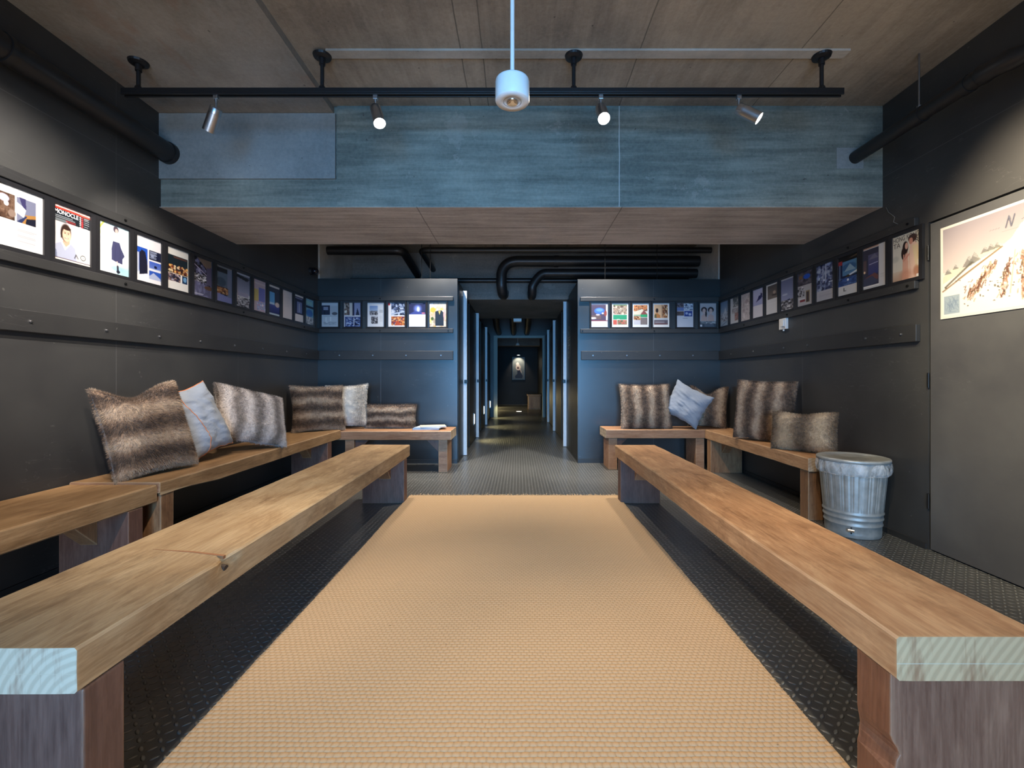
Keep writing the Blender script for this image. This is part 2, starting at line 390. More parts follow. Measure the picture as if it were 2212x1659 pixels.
# beams (structure)
bm_ = MB().box(-1.276 - .0, XR, 3.14, 4.0, BZ, CZ, 0)
beam = MB()
beam.box(-1.25, XR, 3.135, 4.0, BZ + .002, CZ, 0); beam.box(XL, -1.25, 3.15, 4.0, BZ + .002, LZ + .2, 0)
struct('ceiling_beam', beam, M['beam_face'], 'deep concrete beam crossing the room under the ceiling', 'beam')
struct('ceiling_beam_soffit', MB().box(XL, XR, 3.137, 4.0, BZ - .002, BZ + .002), M['beam_under'], 'brown underside of the deep concrete beam', 'beam')
struct('ceiling_beam_plaster', MB().box(XL, -1.262, 3.132, 3.1495, 2.432, LZ - .004), M['plaster'], 'smooth pale plastered area on the left of the beam', 'plaster')
struct('ceiling_beam_corridor', MB().box(XL, XR, 6.8, 8.95, BZ, CZ), M['far_concrete'], 'second concrete beam over the start of the corridor', 'beam')
struct('ceiling_grout_strip', MB().box(-1.10, 1.90, 2.59, 2.655, CZ - .012, CZ), M['strip'], 'pale raised mortar strip across the ceiling', 'strip')
struct('ceiling_header', MB().box(-.76, .76, 15.8, 16.2, 2.2, CZ), M['far_concrete'], 'grey downstand beam near the far end wall', 'beam')
struct('trim_corridor', MB().box(-.66, -.555, 12.28, 12.399, 0, 2.22).box(.66, .72, 12.28, 12.399, 0, 2.22).box(-.555, .66, 12.28, 12.399, 2.15, 2.22),
       [plain('portal_trim', (.30, .33, .30), .5)], 'grey frame around the doorway down the corridor', 'door frame', bevel=.004)
# wall skirtings
struct('baseboard_right', MB().box(XR - .012, XR, DY1 + .01, YR, 0, .035), M['rail'], 'thin black skirting at the foot of the right wall', 'skirting')
struct('baseboard_left', MB().box(XL, XL + .012, YB, YL, 0, .035), M['rail'], 'thin black skirting at the foot of the left wall', 'skirting')
struct('baseboard_back_left', MB().box(XL + .012, -.751, YL - .012, YL, 0, .05), M['rail'], 'thin black skirting at the foot of the left partition', 'skirting')
struct('baseboard_back_right', MB().box(.745, XR - .012, YR - .012, YR, 0, .05), M['rail'], 'thin black skirting at the foot of the right partition', 'skirting')

# flush door on the right wall
d1 = thing('door_1', 'flush olive-black door holding the large mountain poster', 'door', (XR, 2.3, 0)); d1['kind'] = 'structure'
obj('door_panel', MB().box(XR, XR + .045, DY0 + .008, DY1 - .012, .008, DZ - .012), panel_mat('door_black', base=.075, rough=.45), d1, bevel=.002)
for hz in (.3, 1.04, 1.82):
    obj('hinge', MB().tube([(XR - .006, DY1 - .005, hz - .045), (XR - .006, DY1 - .005, hz + .045)], .007, 10), M['darkbolt'], d1)

# corridor doors
def corridor_door(i, side, y0, y1, label, sign=False):
    s = -1 if side == 'left' else 1
    X = .76 * s
    d = thing('door_%d' % i, label, 'door', (X, y1, 0)); d['kind'] = 'structure'
    x0, x1 = sorted((X, X - s * .015))
    top = 2.25 if y0 < 6.7 else 2.22
    obj('door_panel', MB().box(x0, x1, y0, y1 - .012, .01, top - .02), M['black'], d, bevel=.002)
    x0, x1 = sorted((X, X - s * .062))
    obj('edge_strip', MB().box(x0, x1, y1 - .012, y1 + .018, .006, top), M['edge'], d, bevel=.003, label='pale metal edge strip')
    xa, xb = sorted((X - s * .03, X - s * .075))
    obj('latch', MB().box(xa, xb, y1 - .030, y1 - .0125, .985, 1.035), M['darkbolt'], d, bevel=.003)
    if sign:
        yc = y1 - .36; zc = 1.58; rr = .235; xs = X - s * .0155
        m = MB(); n = 48
        vs = []; fs = []
        for k in range(n):
            a = 2 * PI * k / n
            for r_ in (rr, rr - .012):
                vs.append((xs - s * .001, yc + r_ * math.cos(a), zc + r_ * math.sin(a)))
        for k in range(n): fs.append((2 * k, 2 * k + 1, (2 * k + 3) % (2 * n), (2 * k + 2) % (2 * n)))
        m.add(vs, fs)
        for (dy, dz, wy, wz) in ((-.08, .07, .05, .006), (.06, .07, .06, .006), (0, .035, .12, .006), (-.05, .0, .006, .04), (.04, 0, .006, .04), (.10, .0, .03, .006),
                                 (0, -.045, .13, .006), (-.06, -.08, .006, .03), (.05, -.08, .05, .006), (0, .13, .02, .03), (0, -.15, .02, .02)):
            m.box(xs - s * .0015, xs - s * .0005, yc + dy - wy, yc + dy + wy, zc + dz - wz, zc + dz + wz)
        obj('round_sign', m, plain('pale_paint', (.34, .36, .30), .6), d, label='thin pale circle outline sign')
corridor_door(2, 'left', YL + .06, 6.2, 'nearest black door of the corridor left side')
corridor_door(3, 'left', 6.95, 8.1, 'second black door of the corridor left side')
corridor_door(4, 'left', 9.1, 10.3, 'third black door of the corridor left side')
corridor_door(5, 'right', YR + .06, 7.0, 'nearest black door of the corridor right side, with round sign', True)
corridor_door(6, 'right', 7.8, 9.1, 'second black door of the corridor right side, with round sign', True)
corridor_door(7, 'right', 9.7, 10.9, 'third black door of the corridor right side', True)

# ------------------------------------------------------------------ rails
def rail(i, side, a0, a1, z0, z1, label, bolts, dpt=.03, bz=None, bmat='darkbolt', ext=None):
    bzv = bz if bz is not None else (z0 + z1) / 2
    if side == 'left': b = (XL, XL + dpt, a0, a1)
    if side == 'right': b = (XR - dpt, XR, a0, a1)
    if side == 'bl': b = (a0, a1, YL - dpt, YL)
    if side == 'br': b = (a0, a1, YR - dpt, YR)
    o = thing('trim_%d' % i, label, 'wall board', ((b[0] + b[1]) / 2, (b[2] + b[3]) / 2, z0)); o['kind'] = 'structure'
    obj('board', MB().box(*b, z0, z1), M['rail'], o, bevel=.004)
    for p in bolts:
        d = {'left': ((XL + dpt, p, bzv), (1, 0, 0)), 'right': ((XR - dpt, p, bzv), (-1, 0, 0)), 'bl': ((p, YL - dpt, bzv), (0, -1, 0)), 'br': ((p, YR - dpt, bzv), (0, -1, 0))}[side]
        c, nn = Vector(d[0]), Vector(d[1])
        obj('bolt', MB().tube([c, c + nn * .004], .009, 12, smooth=False).tube([c + nn * .0035, c + nn * .009], .005, 6, smooth=False), M[bmat], o)
U0, U1, L0, L1, H0, H1 = 2.012, 2.064, 1.616, 1.668, 1.283, 1.393
rail(1, 'left', -1.5, YL - .031, U0, U1, 'upper black picture board on the left wall', (1.6, 2.83, 4.05, 5.2))
rail(2, 'left', -1.5, YL - .031, L0, L1, 'lower black picture board on the left wall', (1.6, 2.83, 4.05, 5.2))
rail(3, 'left', -1.5, YL - .031, H0, H1, 'wide black coat board low on the left wall', (1.87, 2.28, 2.70, 3.1, 3.5, 3.92, 4.35, 4.8, 5.25), bmat='steel')
rail(4, 'bl', XL + .001, -.80, U0, U1, 'upper black picture board on the left partition', (-1.70,))
rail(5, 'bl', XL + .001, -.80, L0, L1, 'lower black picture board on the left partition', (-1.70, -.86))
rail(6, 'bl', XL + .001, -.80, H0, H1, 'wide black coat board on the left partition', (-2.2, -1.79, -1.38, -.95), bmat='steel')
rail(7, 'br', .775, XR - .001, U0, U1, 'upper black picture board on the right partition', (1.69,))
rail(8, 'br', .775, XR - .001, L0, L1, 'lower black picture board on the right partition', (.80, 1.69))
rail(9, 'br', .785, XR - .001, H0, H1, 'wide black coat board on the right partition', (.93, 1.35, 1.76, 2.17), bmat='steel')
rail(10, 'right', 2.85, YR - .031, U0, U1, 'upper black picture board on the right wall', (2.90, 3.42, 4.2, 5.0))
rail(11, 'right', 2.85, YR - .031, L0, L1, 'lower black picture board on the right wall', (2.90, 3.42, 4.2, 5.0))
rail(12, 'right', 2.84, YR - .031, H0, H1, 'wide black coat board on the right wall', (2.95, 3.25, 3.9, 4.25, 4.8, 5.3), bmat='steel')

# ------------------------------------------------------------------ painter for the printed pages
class Cv:
    def __init__(s, w, h, bg=(236, 236, 234)):
        s.w, s.h = w, h; s.a = np.zeros((h, w, 3)); s.a[:] = bg
        s.U, s.V = np.meshgrid(np.linspace(0, 1, w), np.linspace(0, 1, h))
    def put(s, m, c, al=1.0):
        m = np.clip(m, 0, 1) * al; m = m[..., None]
        s.a = s.a * (1 - m) + np.array(c, float) * m if not isinstance(c, np.ndarray) else s.a * (1 - m) + c * m; return s
    def rect(s, u0, v0, u1, v1, c, al=1): return s.put(((s.U >= u0) & (s.U <= u1) & (s.V >= v0) & (s.V <= v1)).astype(float), c, al)
    def ell(s, u, v, ru, rv, c, al=1, soft=.15):
        d = np.sqrt(((s.U - u) / ru) ** 2 + ((s.V - v) / rv) ** 2); return s.put((1 + soft - d) / (soft * 1.5), c, al)
    def poly(s, pts, c, al=1):
        m = np.zeros_like(s.U, bool); n = len(pts)
        for i in range(n):
            (x0, y0), (x1, y1) = pts[i], pts[(i + 1) % n]
            if y0 == y1: continue
            t = ((y0 > s.V) != (y1 > s.V)) & (s.U < (x1 - x0) * (s.V - y0) / (y1 - y0) + x0); m ^= t
        return s.put(m.astype(float), c, al)
    def line(s, u0, v0, u1, v1, wd, c, al=1):
        dx, dy = u1 - u0, v1 - v0; L2 = dx * dx + dy * dy + 1e-9
        tt = np.clip(((s.U - u0) * dx + (s.V - v0) * dy) / L2, 0, 1)
        d = np.hypot(s.U - u0 - tt * dx, s.V - v0 - tt * dy); return s.put((wd - d) / (wd * .5 + 1e-6), c, al)
    def grad(s, u0, v0, u1, v1, c0, c1, al=1):
        m = ((s.U >= u0) & (s.U <= u1) & (s.V >= v0) & (s.V <= v1)).astype(float)
        k = np.clip((s.V - v0) / (v1 - v0 + 1e-6), 0, 1)[..., None]
        return s.put(m, np.array(c0, float) * (1 - k) + np.array(c1, float) * k, al)
    def nz(s, fu, fv, seed):
        rg = np.random.RandomState(seed); out = np.zeros_like(s.U); amp = 1; tot = 0
        for o in range(3):
            gu, gv = int(fu * 2 ** o) + 2, int(fv * 2 ** o) + 2
            g = rg.rand(gv + 1, gu + 1); x = s.U * (gu - 1); y = s.V * (gv - 1)
            xi = x.astype(int); yi = y.astype(int); fx = x - xi; fy = y - yi
            fx = fx * fx * (3 - 2 * fx); fy = fy * fy * (3 - 2 * fy)
            out += amp * ((g[yi, xi] * (1 - fx) + g[yi, xi + 1] * fx) * (1 - fy) + (g[yi + 1, xi] * (1 - fx) + g[yi + 1, xi + 1] * fx) * fy)
            tot += amp; amp *= .6
        return out / tot
    def photo(s, u0, v0, u1, v1, pal, seed, f=6, blobs=10):
        rg = np.random.RandomState(seed)
        n = s.nz(f / max(u1 - u0, .2), f * 1.2 / max(v1 - v0, .2), seed); n = (n - .25) / .5
        pal = np.array(pal, float); k = np.clip(n, 0, .999) * (len(pal) - 1); i = k.astype(int); fr = (k - i)[..., None]
        img = pal[i] * (1 - fr) + pal[np.minimum(i + 1, len(pal) - 1)] * fr
        m = ((s.U >= u0) & (s.U <= u1) & (s.V >= v0) & (s.V <= v1)).astype(float)
        s.put(m, img)
        keep = s.a.copy()
        for _ in range(blobs):
            c = pal[rg.randint(len(pal))] * (0.7 + .7 * rg.rand()); c = np.clip(c, 0, 255)
            uu, vv = u0 + (u1 - u0) * rg.rand(), v0 + (v1 - v0) * rg.rand()
            if rg.rand() < .5: s.rect(uu, vv, uu + (u1 - u0) * .25 * rg.rand(), vv + (v1 - v0) * .12 * rg.rand(), tuple(c), .8)
            else: s.ell(uu, vv, (u1 - u0) * .12 * rg.rand() + .01, (v1 - v0) * .1 * rg.rand() + .01, tuple(c), .8)
        mm = m[..., None]; base = s.a.copy(); s.a = base * mm + keep * (1 - mm) if True else s.a
        return s
    def textlines(s, u0, v0, u1, v1, n, c=(150, 150, 150), al=.55, seed=1):
        rg = np.random.RandomState(seed)
        for i in range(n):
            v = v0 + (v1 - v0) * i / n
            s.rect(u0, v, u1 - (u1 - u0) * .25 * rg.rand(), v + (v1 - v0) / n * .45, c, al)
        return s

BLUE = [(12, 16, 40), (30, 44, 96), (60, 86, 150), (130, 150, 190), (205, 215, 235)]
GREY = [(30, 28, 30), (70, 68, 72), (120, 118, 124), (180, 178, 184), (225, 223, 226)]
WARM = [(40, 22, 18), (110, 60, 36), (180, 120, 70), (220, 180, 130), (245, 232, 210)]
DARK = [(10, 10, 14), (24, 24, 36), (50, 50, 72), (96, 96, 130), (150, 150, 176)]
SNOW = [(120, 120, 135), (176, 174, 186), (214, 212, 222), (236, 235, 240), (200, 196, 200)]

def paint(kind, c, seed):
    if kind == 'spread':
        c.rect(0, 0, 1, 1, (226, 225, 224)); c.photo(-.1, .13, .36, .55, [(50, 34, 28), (88, 64, 50), (120, 96, 80), (80, 60, 48)], 3, 4, 10)
        c.ell(.12, .22, .12, .06, (190, 186, 205)).ell(.18, .30, .05, .04, (230, 226, 236)).ell(.3, .44, .08, .06, (140, 120, 108))
        c.rect(.40, .135, .84, .55, (120, 124, 150)); c.poly([(.40, .40), (.40, .22), (.62, .30), (.56, .46)], (196, 206, 214))
        c.poly([(.46, .13), (.60, .13), (.62, .32), (.52, .26)], (60, 56, 100)); c.poly([(.60, .40), (.84, .36), (.84, .55), (.5, .55)], (170, 124, 66))
        c.poly([(.62, .46), (.84, .42), (.84, .55), (.60, .55)], (24, 26, 44)); c.poly([(.40, .55), (.60, .42), (.64, .42), (.52, .55)], (40, 52, 92))
        c.textlines(.42, .64, .86, .93, 12, (160, 160, 166), .7, 2); c.textlines(.02, .60, .36, .90, 12, (176, 176, 180), .5, 5)
    if kind == 'monocle':
        c.rect(0, 0, 1, 1, (240, 238, 236)); c.rect(0, 0, 1, .035, (244, 226, 216)); c.rect(0, .012, 1, .022, (210, 60, 50)); c.rect(0, .04, 1, .075, (226, 74, 58))
        c.rect(0, .075, 1, .30, (24, 32, 40)); c.rect(.72, .04, 1, .06, (236, 120, 100))
        c.textlines(.02, .19, .66, .25, 2, (190, 196, 200), .8, 4); c.rect(0, .25, .36, .29, (120, 128, 132)); c.textlines(.32, .25, .64, .30, 2, (200, 70, 66), .9, 3)
        for i in range(6): c.rect(.70, .095 + i * .036, .74, .115 + i * .036, (235, 235, 235)).rect(.75, .092 + i * .036, .81, .118 + i * .036, (200, 60, 60)).rect(.83, .095 + i * .036, .97, .10 + i * .036, (200, 205, 208)).rect(.83, .107 + i * .036, .94, .112 + i * .036, (180, 190, 190))
        c.rect(.34, .29, 1, .30, (240, 238, 236)); c.rect(0, .30, .55, .74, (222, 216, 218))
        c.rect(.40, .30, 1, .97, (248, 243, 238)); c.ell(.72, .66, .06, .06, (246, 214, 186), .6, .6)
        c.poly([(0, .97), (0, .74), (.10, .70), (.22, .66), (.46, .66), (.58, .73), (.62, .97)], (176, 182, 204))
        c.poly([(0, .97), (0, .78), (.08, .84), (.10, .97)], (124, 132, 160)); c.poly([(.20, .68), (.30, .80), (.44, .68), (.40, .62), (.24, .62)], (240, 238, 240))
        c.poly([(.25, .56), (.42, .56), (.43, .66), (.32, .74), (.24, .66)], (222, 176, 148))
        c.ell(.325, .48, .135, .155, (52, 34, 28)); c.ell(.345, .515, .112, .125, (238, 200, 172)); c.ell(.35, .392, .105, .032, (56, 38, 30)); c.ell(.20, .52, .02, .07, (56, 38, 30))
        for u in (.30, .39): c.ell(u, .49, .018, .008, (70, 44, 36)); c.line(u - .025, .468, u + .025, .468, .007, (90, 60, 48))
        c.line(.345, .49, .352, .535, .006, (214, 164, 136)); c.line(.30, .575, .39, .57, .011, (196, 84, 76)); c.line(.315, .572, .38, .569, .005, (250, 240, 236))
        c.line(.56, .90, .60, .83, .014, (60, 60, 66)); c.line(.60, .83, .66, .90, .014, (60, 60, 66)); c.line(.60, .84, .60, .90, .008, (120, 120, 124))
        for a in range(0, 360, 20): c.line(.80 + .07 * math.cos(R(a)), .86 + .045 * math.sin(R(a)), .80 + .07 * math.cos(R(a + 14)), .86 + .045 * math.sin(R(a + 14)), .011, (70, 74, 72))
        c.rect(.75, .855, .85, .866, (70, 74, 72)); c.rect(0, .955, 1, .965, (90, 70, 90)); c.rect(0, .965, 1, 1, (240, 230, 212))
    if kind == 'skirt':
        c.grad(0, 0, 1, 1, (206, 232, 240), (236, 248, 252)); c.ell(.1, .5, .4, .35, (244, 249, 252), .8, .7); c.ell(.95, .95, .3, .12, (150, 212, 224), .7, .7); c.ell(.6, .88, .22, .05, (150, 190, 210), .7, .5)
        c.line(.16, .0, .02, .14, .03, (226, 240, 90)); c.line(.02, .14, .03, .24, .03, (226, 240, 90)); c.line(.04, .25, .3, .22, .02, (236, 244, 180), .6)
        c.ell(.56, .08, .085, .065, (70, 56, 70)); c.ell(.58, .105, .05, .045, (226, 186, 176))
        c.poly([(.26, .02), (.34, .0), (.5, .14), (.68, .15), (.84, .36), (.76, .40), (.66, .28), (.68, .34), (.46, .34), (.44, .20)], (246, 250, 252)); c.line(.62, .3, .78, .36, .02, (236, 240, 246))
        c.poly([(.46, .33), (.68, .33), (.74, .44), (.86, .58), (.78, .66), (.78, .76), (.60, .75), (.42, .72), (.41, .50)], (66, 68, 104)); c.line(.55, .4, .52, .7, .015, (50, 50, 84), .7); c.line(.68, .42, .72, .7, .012, (50, 50, 84), .7)
        c.line(.60, .75, .62, .88, .035, (226, 196, 190)); c.line(.62, .84, .63, .95, .04, (40, 44, 60)); c.ell(.64, .94, .06, .03, (30, 34, 50))
    if kind == 'bluepeaks':
        c.rect(0, 0, 1, 1, (238, 237, 240)); c.rect(0, .25, .46, .86, (34, 84, 190)); c.ell(.2, .9, .4, .12, (226, 232, 246), 1, .3)
        c.poly([(.13, .86), (.13, .38), (.22, .30), (.36, .33), (.44, .55), (.46, .80)], (26, 28, 48)); c.rect(0, .38, .12, .80, (200, 208, 228)); c.rect(0, .86, 1, 1, (238, 237, 240))
        c.rect(.52, .25, 1, .47, (20, 26, 54)); c.textlines(.55, .28, .85, .45, 6, (190, 200, 226), .8, 5); c.rect(.6, .34, .7, .4, (150, 160, 190))
        c.grad(.52, .50, 1, .68, (60, 92, 190), (110, 130, 196)); c.ell(.78, .61, .06, .03, (20, 24, 60)); c.rect(.52, .66, 1, .68, (200, 208, 230))
        c.rect(.52, .71, 1, .90, (44, 86, 184)); c.poly([(.52, .90), (.52, .84), (.70, .75), (1, .86), (1, .90)], (176, 186, 216)); c.rect(0, .86, .5, .865, (190, 200, 224))
    if kind == 'night_food':
        c.rect(0, 0, 1, 1, (236, 233, 226)); c.rect(0, .17, .97, .60, (22, 36, 44)); c.rect(.3, .20, .95, .23, (96, 60, 50)); rg = np.random.RandomState(5)
        for i in range(60):
            c.ell(.05 + .9 * rg.rand(), .42 + .16 * rg.rand(), .05, .03, [(196, 140, 84), (236, 206, 160), (120, 52, 34), (236, 180, 100), (60, 30, 24)][rg.randint(5)])
        c.rect(0, .60, 1, .615, (240, 220, 180)); c.photo(0, .615, .63, .80, [(20, 20, 30), (60, 60, 90), (150, 110, 90), (200, 200, 220)], 8, 6, 16); c.rect(.70, .615, .96, .80, (28, 60, 96)); c.ell(.84, .70, .08, .06, (120, 170, 210)); c.rect(.64, .615, .69, .80, (236, 233, 226)); c.rect(0, .80, 1, 1, (236, 233, 226))
    if kind == 'diagonal':
        c.photo(0, 0, 1, 1, DARK, 11, 8, 30); c.poly([(.2, 0), (1, 0), (1, .16), (.72, .24)], (128, 106, 88)); c.poly([(0, .62), (1, .70), (1, 1), (0, 1)], (112, 112, 146), .75)
        c.line(0, .18, .75, .42, .02, (160, 150, 180)); c.photo(0, .42, .7, .62, GREY, 12, 7, 14); c.rect(.72, .2, 1, .66, (92, 86, 112)); c.ell(.85, .74, .25, .05, (100, 70, 50)); c.textlines(.05, .93, .6, .98, 2, (220, 220, 230), .8)
    if kind == 'misty':
        c.rect(0, 0, 1, 1, (46, 50, 64)); c.rect(.7, .03, 1, 1, (120, 128, 150)); c.rect(0, .0, 1, .05, (130, 130, 132)); c.rect(0, .05, .7, .18, (30, 32, 38)); c.rect(0, .18, .7, .58, (96, 112, 130)); c.ell(.3, .44, .3, .12, (64, 84, 100)); c.photo(0, .60, .75, .78, WARM[:4], 14, 6, 20); c.poly([(0, .76), (1, .84), (1, 1), (0, 1)], (136, 140, 190))
    if kind == 'cloudy':
        c.grad(0, 0, 1, .6, (100, 104, 124), (168, 174, 198)); c.poly([(0, .04), (1, .10), (.8, .20), (0, .12)], (30, 36, 44)); c.rect(.1, .56, .9, .68, (176, 170, 190)); c.photo(0, .70, 1, 1, GREY, 15, 8, 24); c.rect(0, 0, 1, .04, (180, 184, 196))
    if kind == 'pastel':
        c.rect(0, 0, 1, 1, (186, 172, 184)); c.rect(0, .3, .42, .68, (196, 180, 110)); c.rect(.45, .22, .95, .70, (108, 116, 186)); c.rect(0, .08, 1, .14, (206, 190, 196)); c.photo(.3, .66, 1, .95, [(200, 120, 140), (190, 190, 220), (120, 150, 200), (230, 220, 230)], 16, 6, 14)
    if kind == 'bluewindow':
        c.rect(0, 0, 1, 1, (52, 58, 78)); c.rect(0, .0, 1, .06, (214, 212, 214)); c.rect(.1, .22, .55, .60, (88, 158, 218)); c.rect(.1, .58, .55, .64, (170, 200, 230)); c.grad(0, .64, 1, .94, (60, 76, 150), (30, 38, 96)); c.ell(.8, .62, .2, .08, (206, 190, 186)); c.rect(0, .94, 1, 1, (180, 200, 214))
    if kind == 'blank':
        c.rect(0, 0, 1, 1, (206, 204, 210)); c.textlines(.3, .2, .8, .6, 8, (190, 188, 196), .6, 2)
    if kind == 'blueroom':
        c.rect(0, 0, 1, 1, (222, 222, 228)); c.rect(0, .06, 1, .72, (40, 46, 78)); c.rect(.3, .25, .85, .66, (112, 130, 180)); c.rect(.5, .3, .6, .62, (170, 184, 214)); c.rect(.1, .1, .9, .14, (130, 140, 180))
    if kind == 'aqua':
        c.rect(0, 0, 1, 1, (128, 190, 220)); c.rect(0, .26, 1, .36, (44, 60, 84)); c.ell(.5, .55, .4, .14, (70, 130, 206)); c.photo(0, .7, 1, 1, [(150, 170, 190), (220, 226, 230), (90, 104, 120)], 17, 5, 12); c.line(.3, .98, .5, .72, .03, (240, 244, 246)); c.rect(.1, .08, .8, .2, (150, 214, 220))
    if kind == 'greyroom':
        c.rect(0, 0, 1, 1, (206, 212, 218)); c.rect(0, .10, .50, .50, (46, 50, 72)); c.rect(.1, .18, .38, .3, (150, 156, 176)); c.rect(.16, .3, .2, .5, (20, 22, 40)); c.rect(.55, .12, .95, .48, (186, 192, 200)); c.ell(.78, .45, .16, .06, (96, 96, 104)); c.rect(.08, .54, .95, .56, (180, 188, 194)); c.rect(.22, .6, .28, .78, (236, 242, 240)); c.rect(.5, .58, .56, .76, (236, 242, 240)); c.photo(.1, .8, .9, .92, [(160, 170, 180), (190, 198, 204)], 18, 5, 4)
    if kind == 'christmas':
        c.rect(0, 0, 1, 1, (220, 222, 230)); c.photo(.02, 0, .34, .52, [(60, 44, 40), (140, 116, 104), (210, 196, 180)], 19, 6, 16); c.rect(.36, 0, .5, .54, (222, 212, 200)); c.rect(.5, 0, .62, .54, (36, 32, 64)); c.rect(.62, 0, 1, .52, (150, 156, 190)); c.poly([(.70, .52), (.80, .2), (.94, .52)], (34, 38, 62)); c.rect(.05, .58, 1, 1, (48, 62, 120)); c.photo(.1, .62, .96, .98, BLUE, 20, 7, 18); c.rect(.56, .62, .62, .95, (226, 232, 240))
    if kind == 'twophotos':
        c.rect(0, 0, 1, 1, (238, 239, 242)); c.grad(.12, .12, .62, .34, (130, 160, 210), (176, 196, 222)); c.photo(.12, .34, .62, .52, GREY, 21, 7, 10); c.photo(.22, .57, .62, .87, GREY, 22, 6, 16); c.rect(.70, .28, .92, .42, (206, 208, 212)); c.textlines(.7, .55, .92, .8, 8, (200, 202, 206), .7)
    if kind == 'carbar':
        c.rect(0, 0, 1, 1, (236, 236, 240)); c.rect(0, 0, .1, .1, (190, 40, 50)); c.photo(.17, 0, 1, .52, [(20, 26, 44), (70, 84, 120), (160, 176, 204), (230, 236, 246)], 23, 6, 16); c.line(.2, .48, .98, .36, .04, (190, 204, 226)); c.photo(.17, .57, 1, .95, [(60, 40, 110), (150, 60, 30), (214, 130, 60), (250, 226, 180)], 24, 6, 26); c.poly([(.35, .95), (.55, .72), (.8, .95)], (196, 80, 44))
    if kind == 'bluenight':
        c.rect(0, 0, 1, 1, (232, 232, 238)); c.rect(0, 0, 1, .48, (36, 40, 84)); c.ell(.52, .25, .2, .14, (110, 130, 206), .9, .5); c.ell(.55, .27, .08, .1, (206, 222, 246), 1, .4); c.poly([(0, .48), (.35, .34), (1, .42), (1, .48)], (60, 74, 150)); c.textlines(.1, .02, .9, .05, 1, (200, 204, 226), .9); c.ell(.86, .43, .1, .03, (190, 110, 130))
    if kind == 'manflowers':
        c.photo(0, 0, 1, 1, [(226, 206, 180), (240, 226, 206), (206, 180, 160), (236, 196, 100)], 25, 6, 24); c.ell(.2, .3, .16, .1, (240, 180, 70)); c.ell(.16, .66, .08, .07, (70, 96, 40)); c.ell(.1, .1, .14, .08, (236, 236, 246)); c.poly([(.34, .96), (.34, .36), (.5, .32), (.72, .32), (.86, .42), (.84, .96)], (34, 44, 58)); c.poly([(.52, .34), (.60, .5), (.66, .34)], (206, 190, 110)); c.ell(.57, .21, .09, .10, (226, 186, 160)); c.ell(.57, .12, .1, .05, (206, 190, 176)); c.ell(.90, .5, .07, .2, (226, 180, 176))
    if kind == 'bluebar':
        c.rect(0, 0, 1, 1, (222, 222, 234)); c.rect(0, .05, .9, .72, (84, 72, 96)); c.ell(.5, .32, .3, .13, (70, 120, 226)); c.ell(.5, .28, .2, .06, (110, 160, 240)); c.ell(.7, .42, .06, .03, (250, 250, 255)); c.rect(.02, .5, .6, .66, (110, 90, 88)); c.ell(.1, .62, .2, .04, (226, 220, 220)); c.ell(.4, .48, .12, .03, (220, 206, 210)); c.rect(0, .72, 1, .74, (150, 60, 70)); c.ell(.86, .42, .08, .12, (150, 70, 60))
    if kind == 'green1':
        c.rect(0, 0, 1, 1, (236, 240, 236)); c.photo(.08, .08, .92, .47, [(150, 120, 110), (206, 186, 160), (70, 56, 50), (226, 210, 190)], 26, 6, 18); c.rect(.08, .48, .92, .68, (52, 160, 120)); c.ell(.4, .70, .12, .04, (226, 240, 226)); c.rect(.08, .70, .32, .9, (206, 96, 80)); c.photo(.34, .70, .92, .9, [(80, 110, 60), (176, 140, 120), (190, 80, 70)], 27, 7, 14); c.rect(.08, .06, .92, .09, (84, 130, 84))
    if kind == 'green2':
        c.rect(0, 0, 1, 1, (238, 240, 240)); c.photo(.08, .08, .92, .34, [(60, 54, 56), (206, 110, 60), (226, 160, 100), (96, 90, 96)], 28, 6, 18); c.poly([(.08, .5), (.08, .36), (.6, .24), (.92, .4), (.92, .48)], (236, 228, 206)); c.poly([(.5, .46), (.7, .28), (.92, .46)], (150, 84, 84)); c.rect(.5, .46, .92, .58, (52, 170, 110)); c.rect(.08, .48, .5, .52, (60, 150, 100)); c.photo(.08, .54, .5, .7, WARM, 29, 6, 10); c.rect(.08, .7, .5, .9, (206, 206, 216)); c.rect(.5, .6, .92, .9, (130, 120, 120))
    if kind == 'waiter':
        c.rect(0, 0, 1, 1, (242, 240, 238)); c.rect(.08, .06, .92, .9, (226, 186, 146)); c.ell(.26, .3, .08, .09, (50, 34, 28)); c.poly([(.1, .62), (.12, .46), (.26, .40), (.44, .5), (.48, .62)], (196, 130, 70)); c.poly([(.1, .62), (.12, .48), (.2, .43), (.24, .62)], (100, 96, 60)); c.rect(.55, .06, .58, .6, (60, 36, 24)); c.photo(.60, .06, .9, .6, WARM, 30, 5, 16); c.rect(.08, .62, .92, .7, (206, 210, 216)); c.rect(.08, .70, .92, .9, (110, 100, 110)); c.rect(.14, .76, .7, .82, (150, 140, 146)); c.rect(.08, .84, .92, .87, (120, 66, 60))
    if kind == 'collage':
        c.rect(0, 0, 1, 1, (216, 218, 228)); c.photo(0, 0, .42, .26, [(60, 50, 56), (110, 96, 100), (150, 140, 150)], 31, 6, 8); c.photo(.46, 0, 1, .28, [(30, 44, 80), (176, 190, 210), (236, 240, 246)], 32, 6, 10); c.rect(0, .18, .42, .32, (110, 130, 180)); c.rect(.46, .32, .94, .55, (44, 70, 150)); c.ell(.6, .42, .08, .05, (180, 196, 230)); c.ell(.8, .46, .08, .05, (206, 214, 236)); c.photo(0, .34, .42, .52, [(70, 56, 56), (120, 100, 96)], 33, 5, 8); c.textlines(.35, .62, .7, .66, 1, (120, 120, 126), .8)
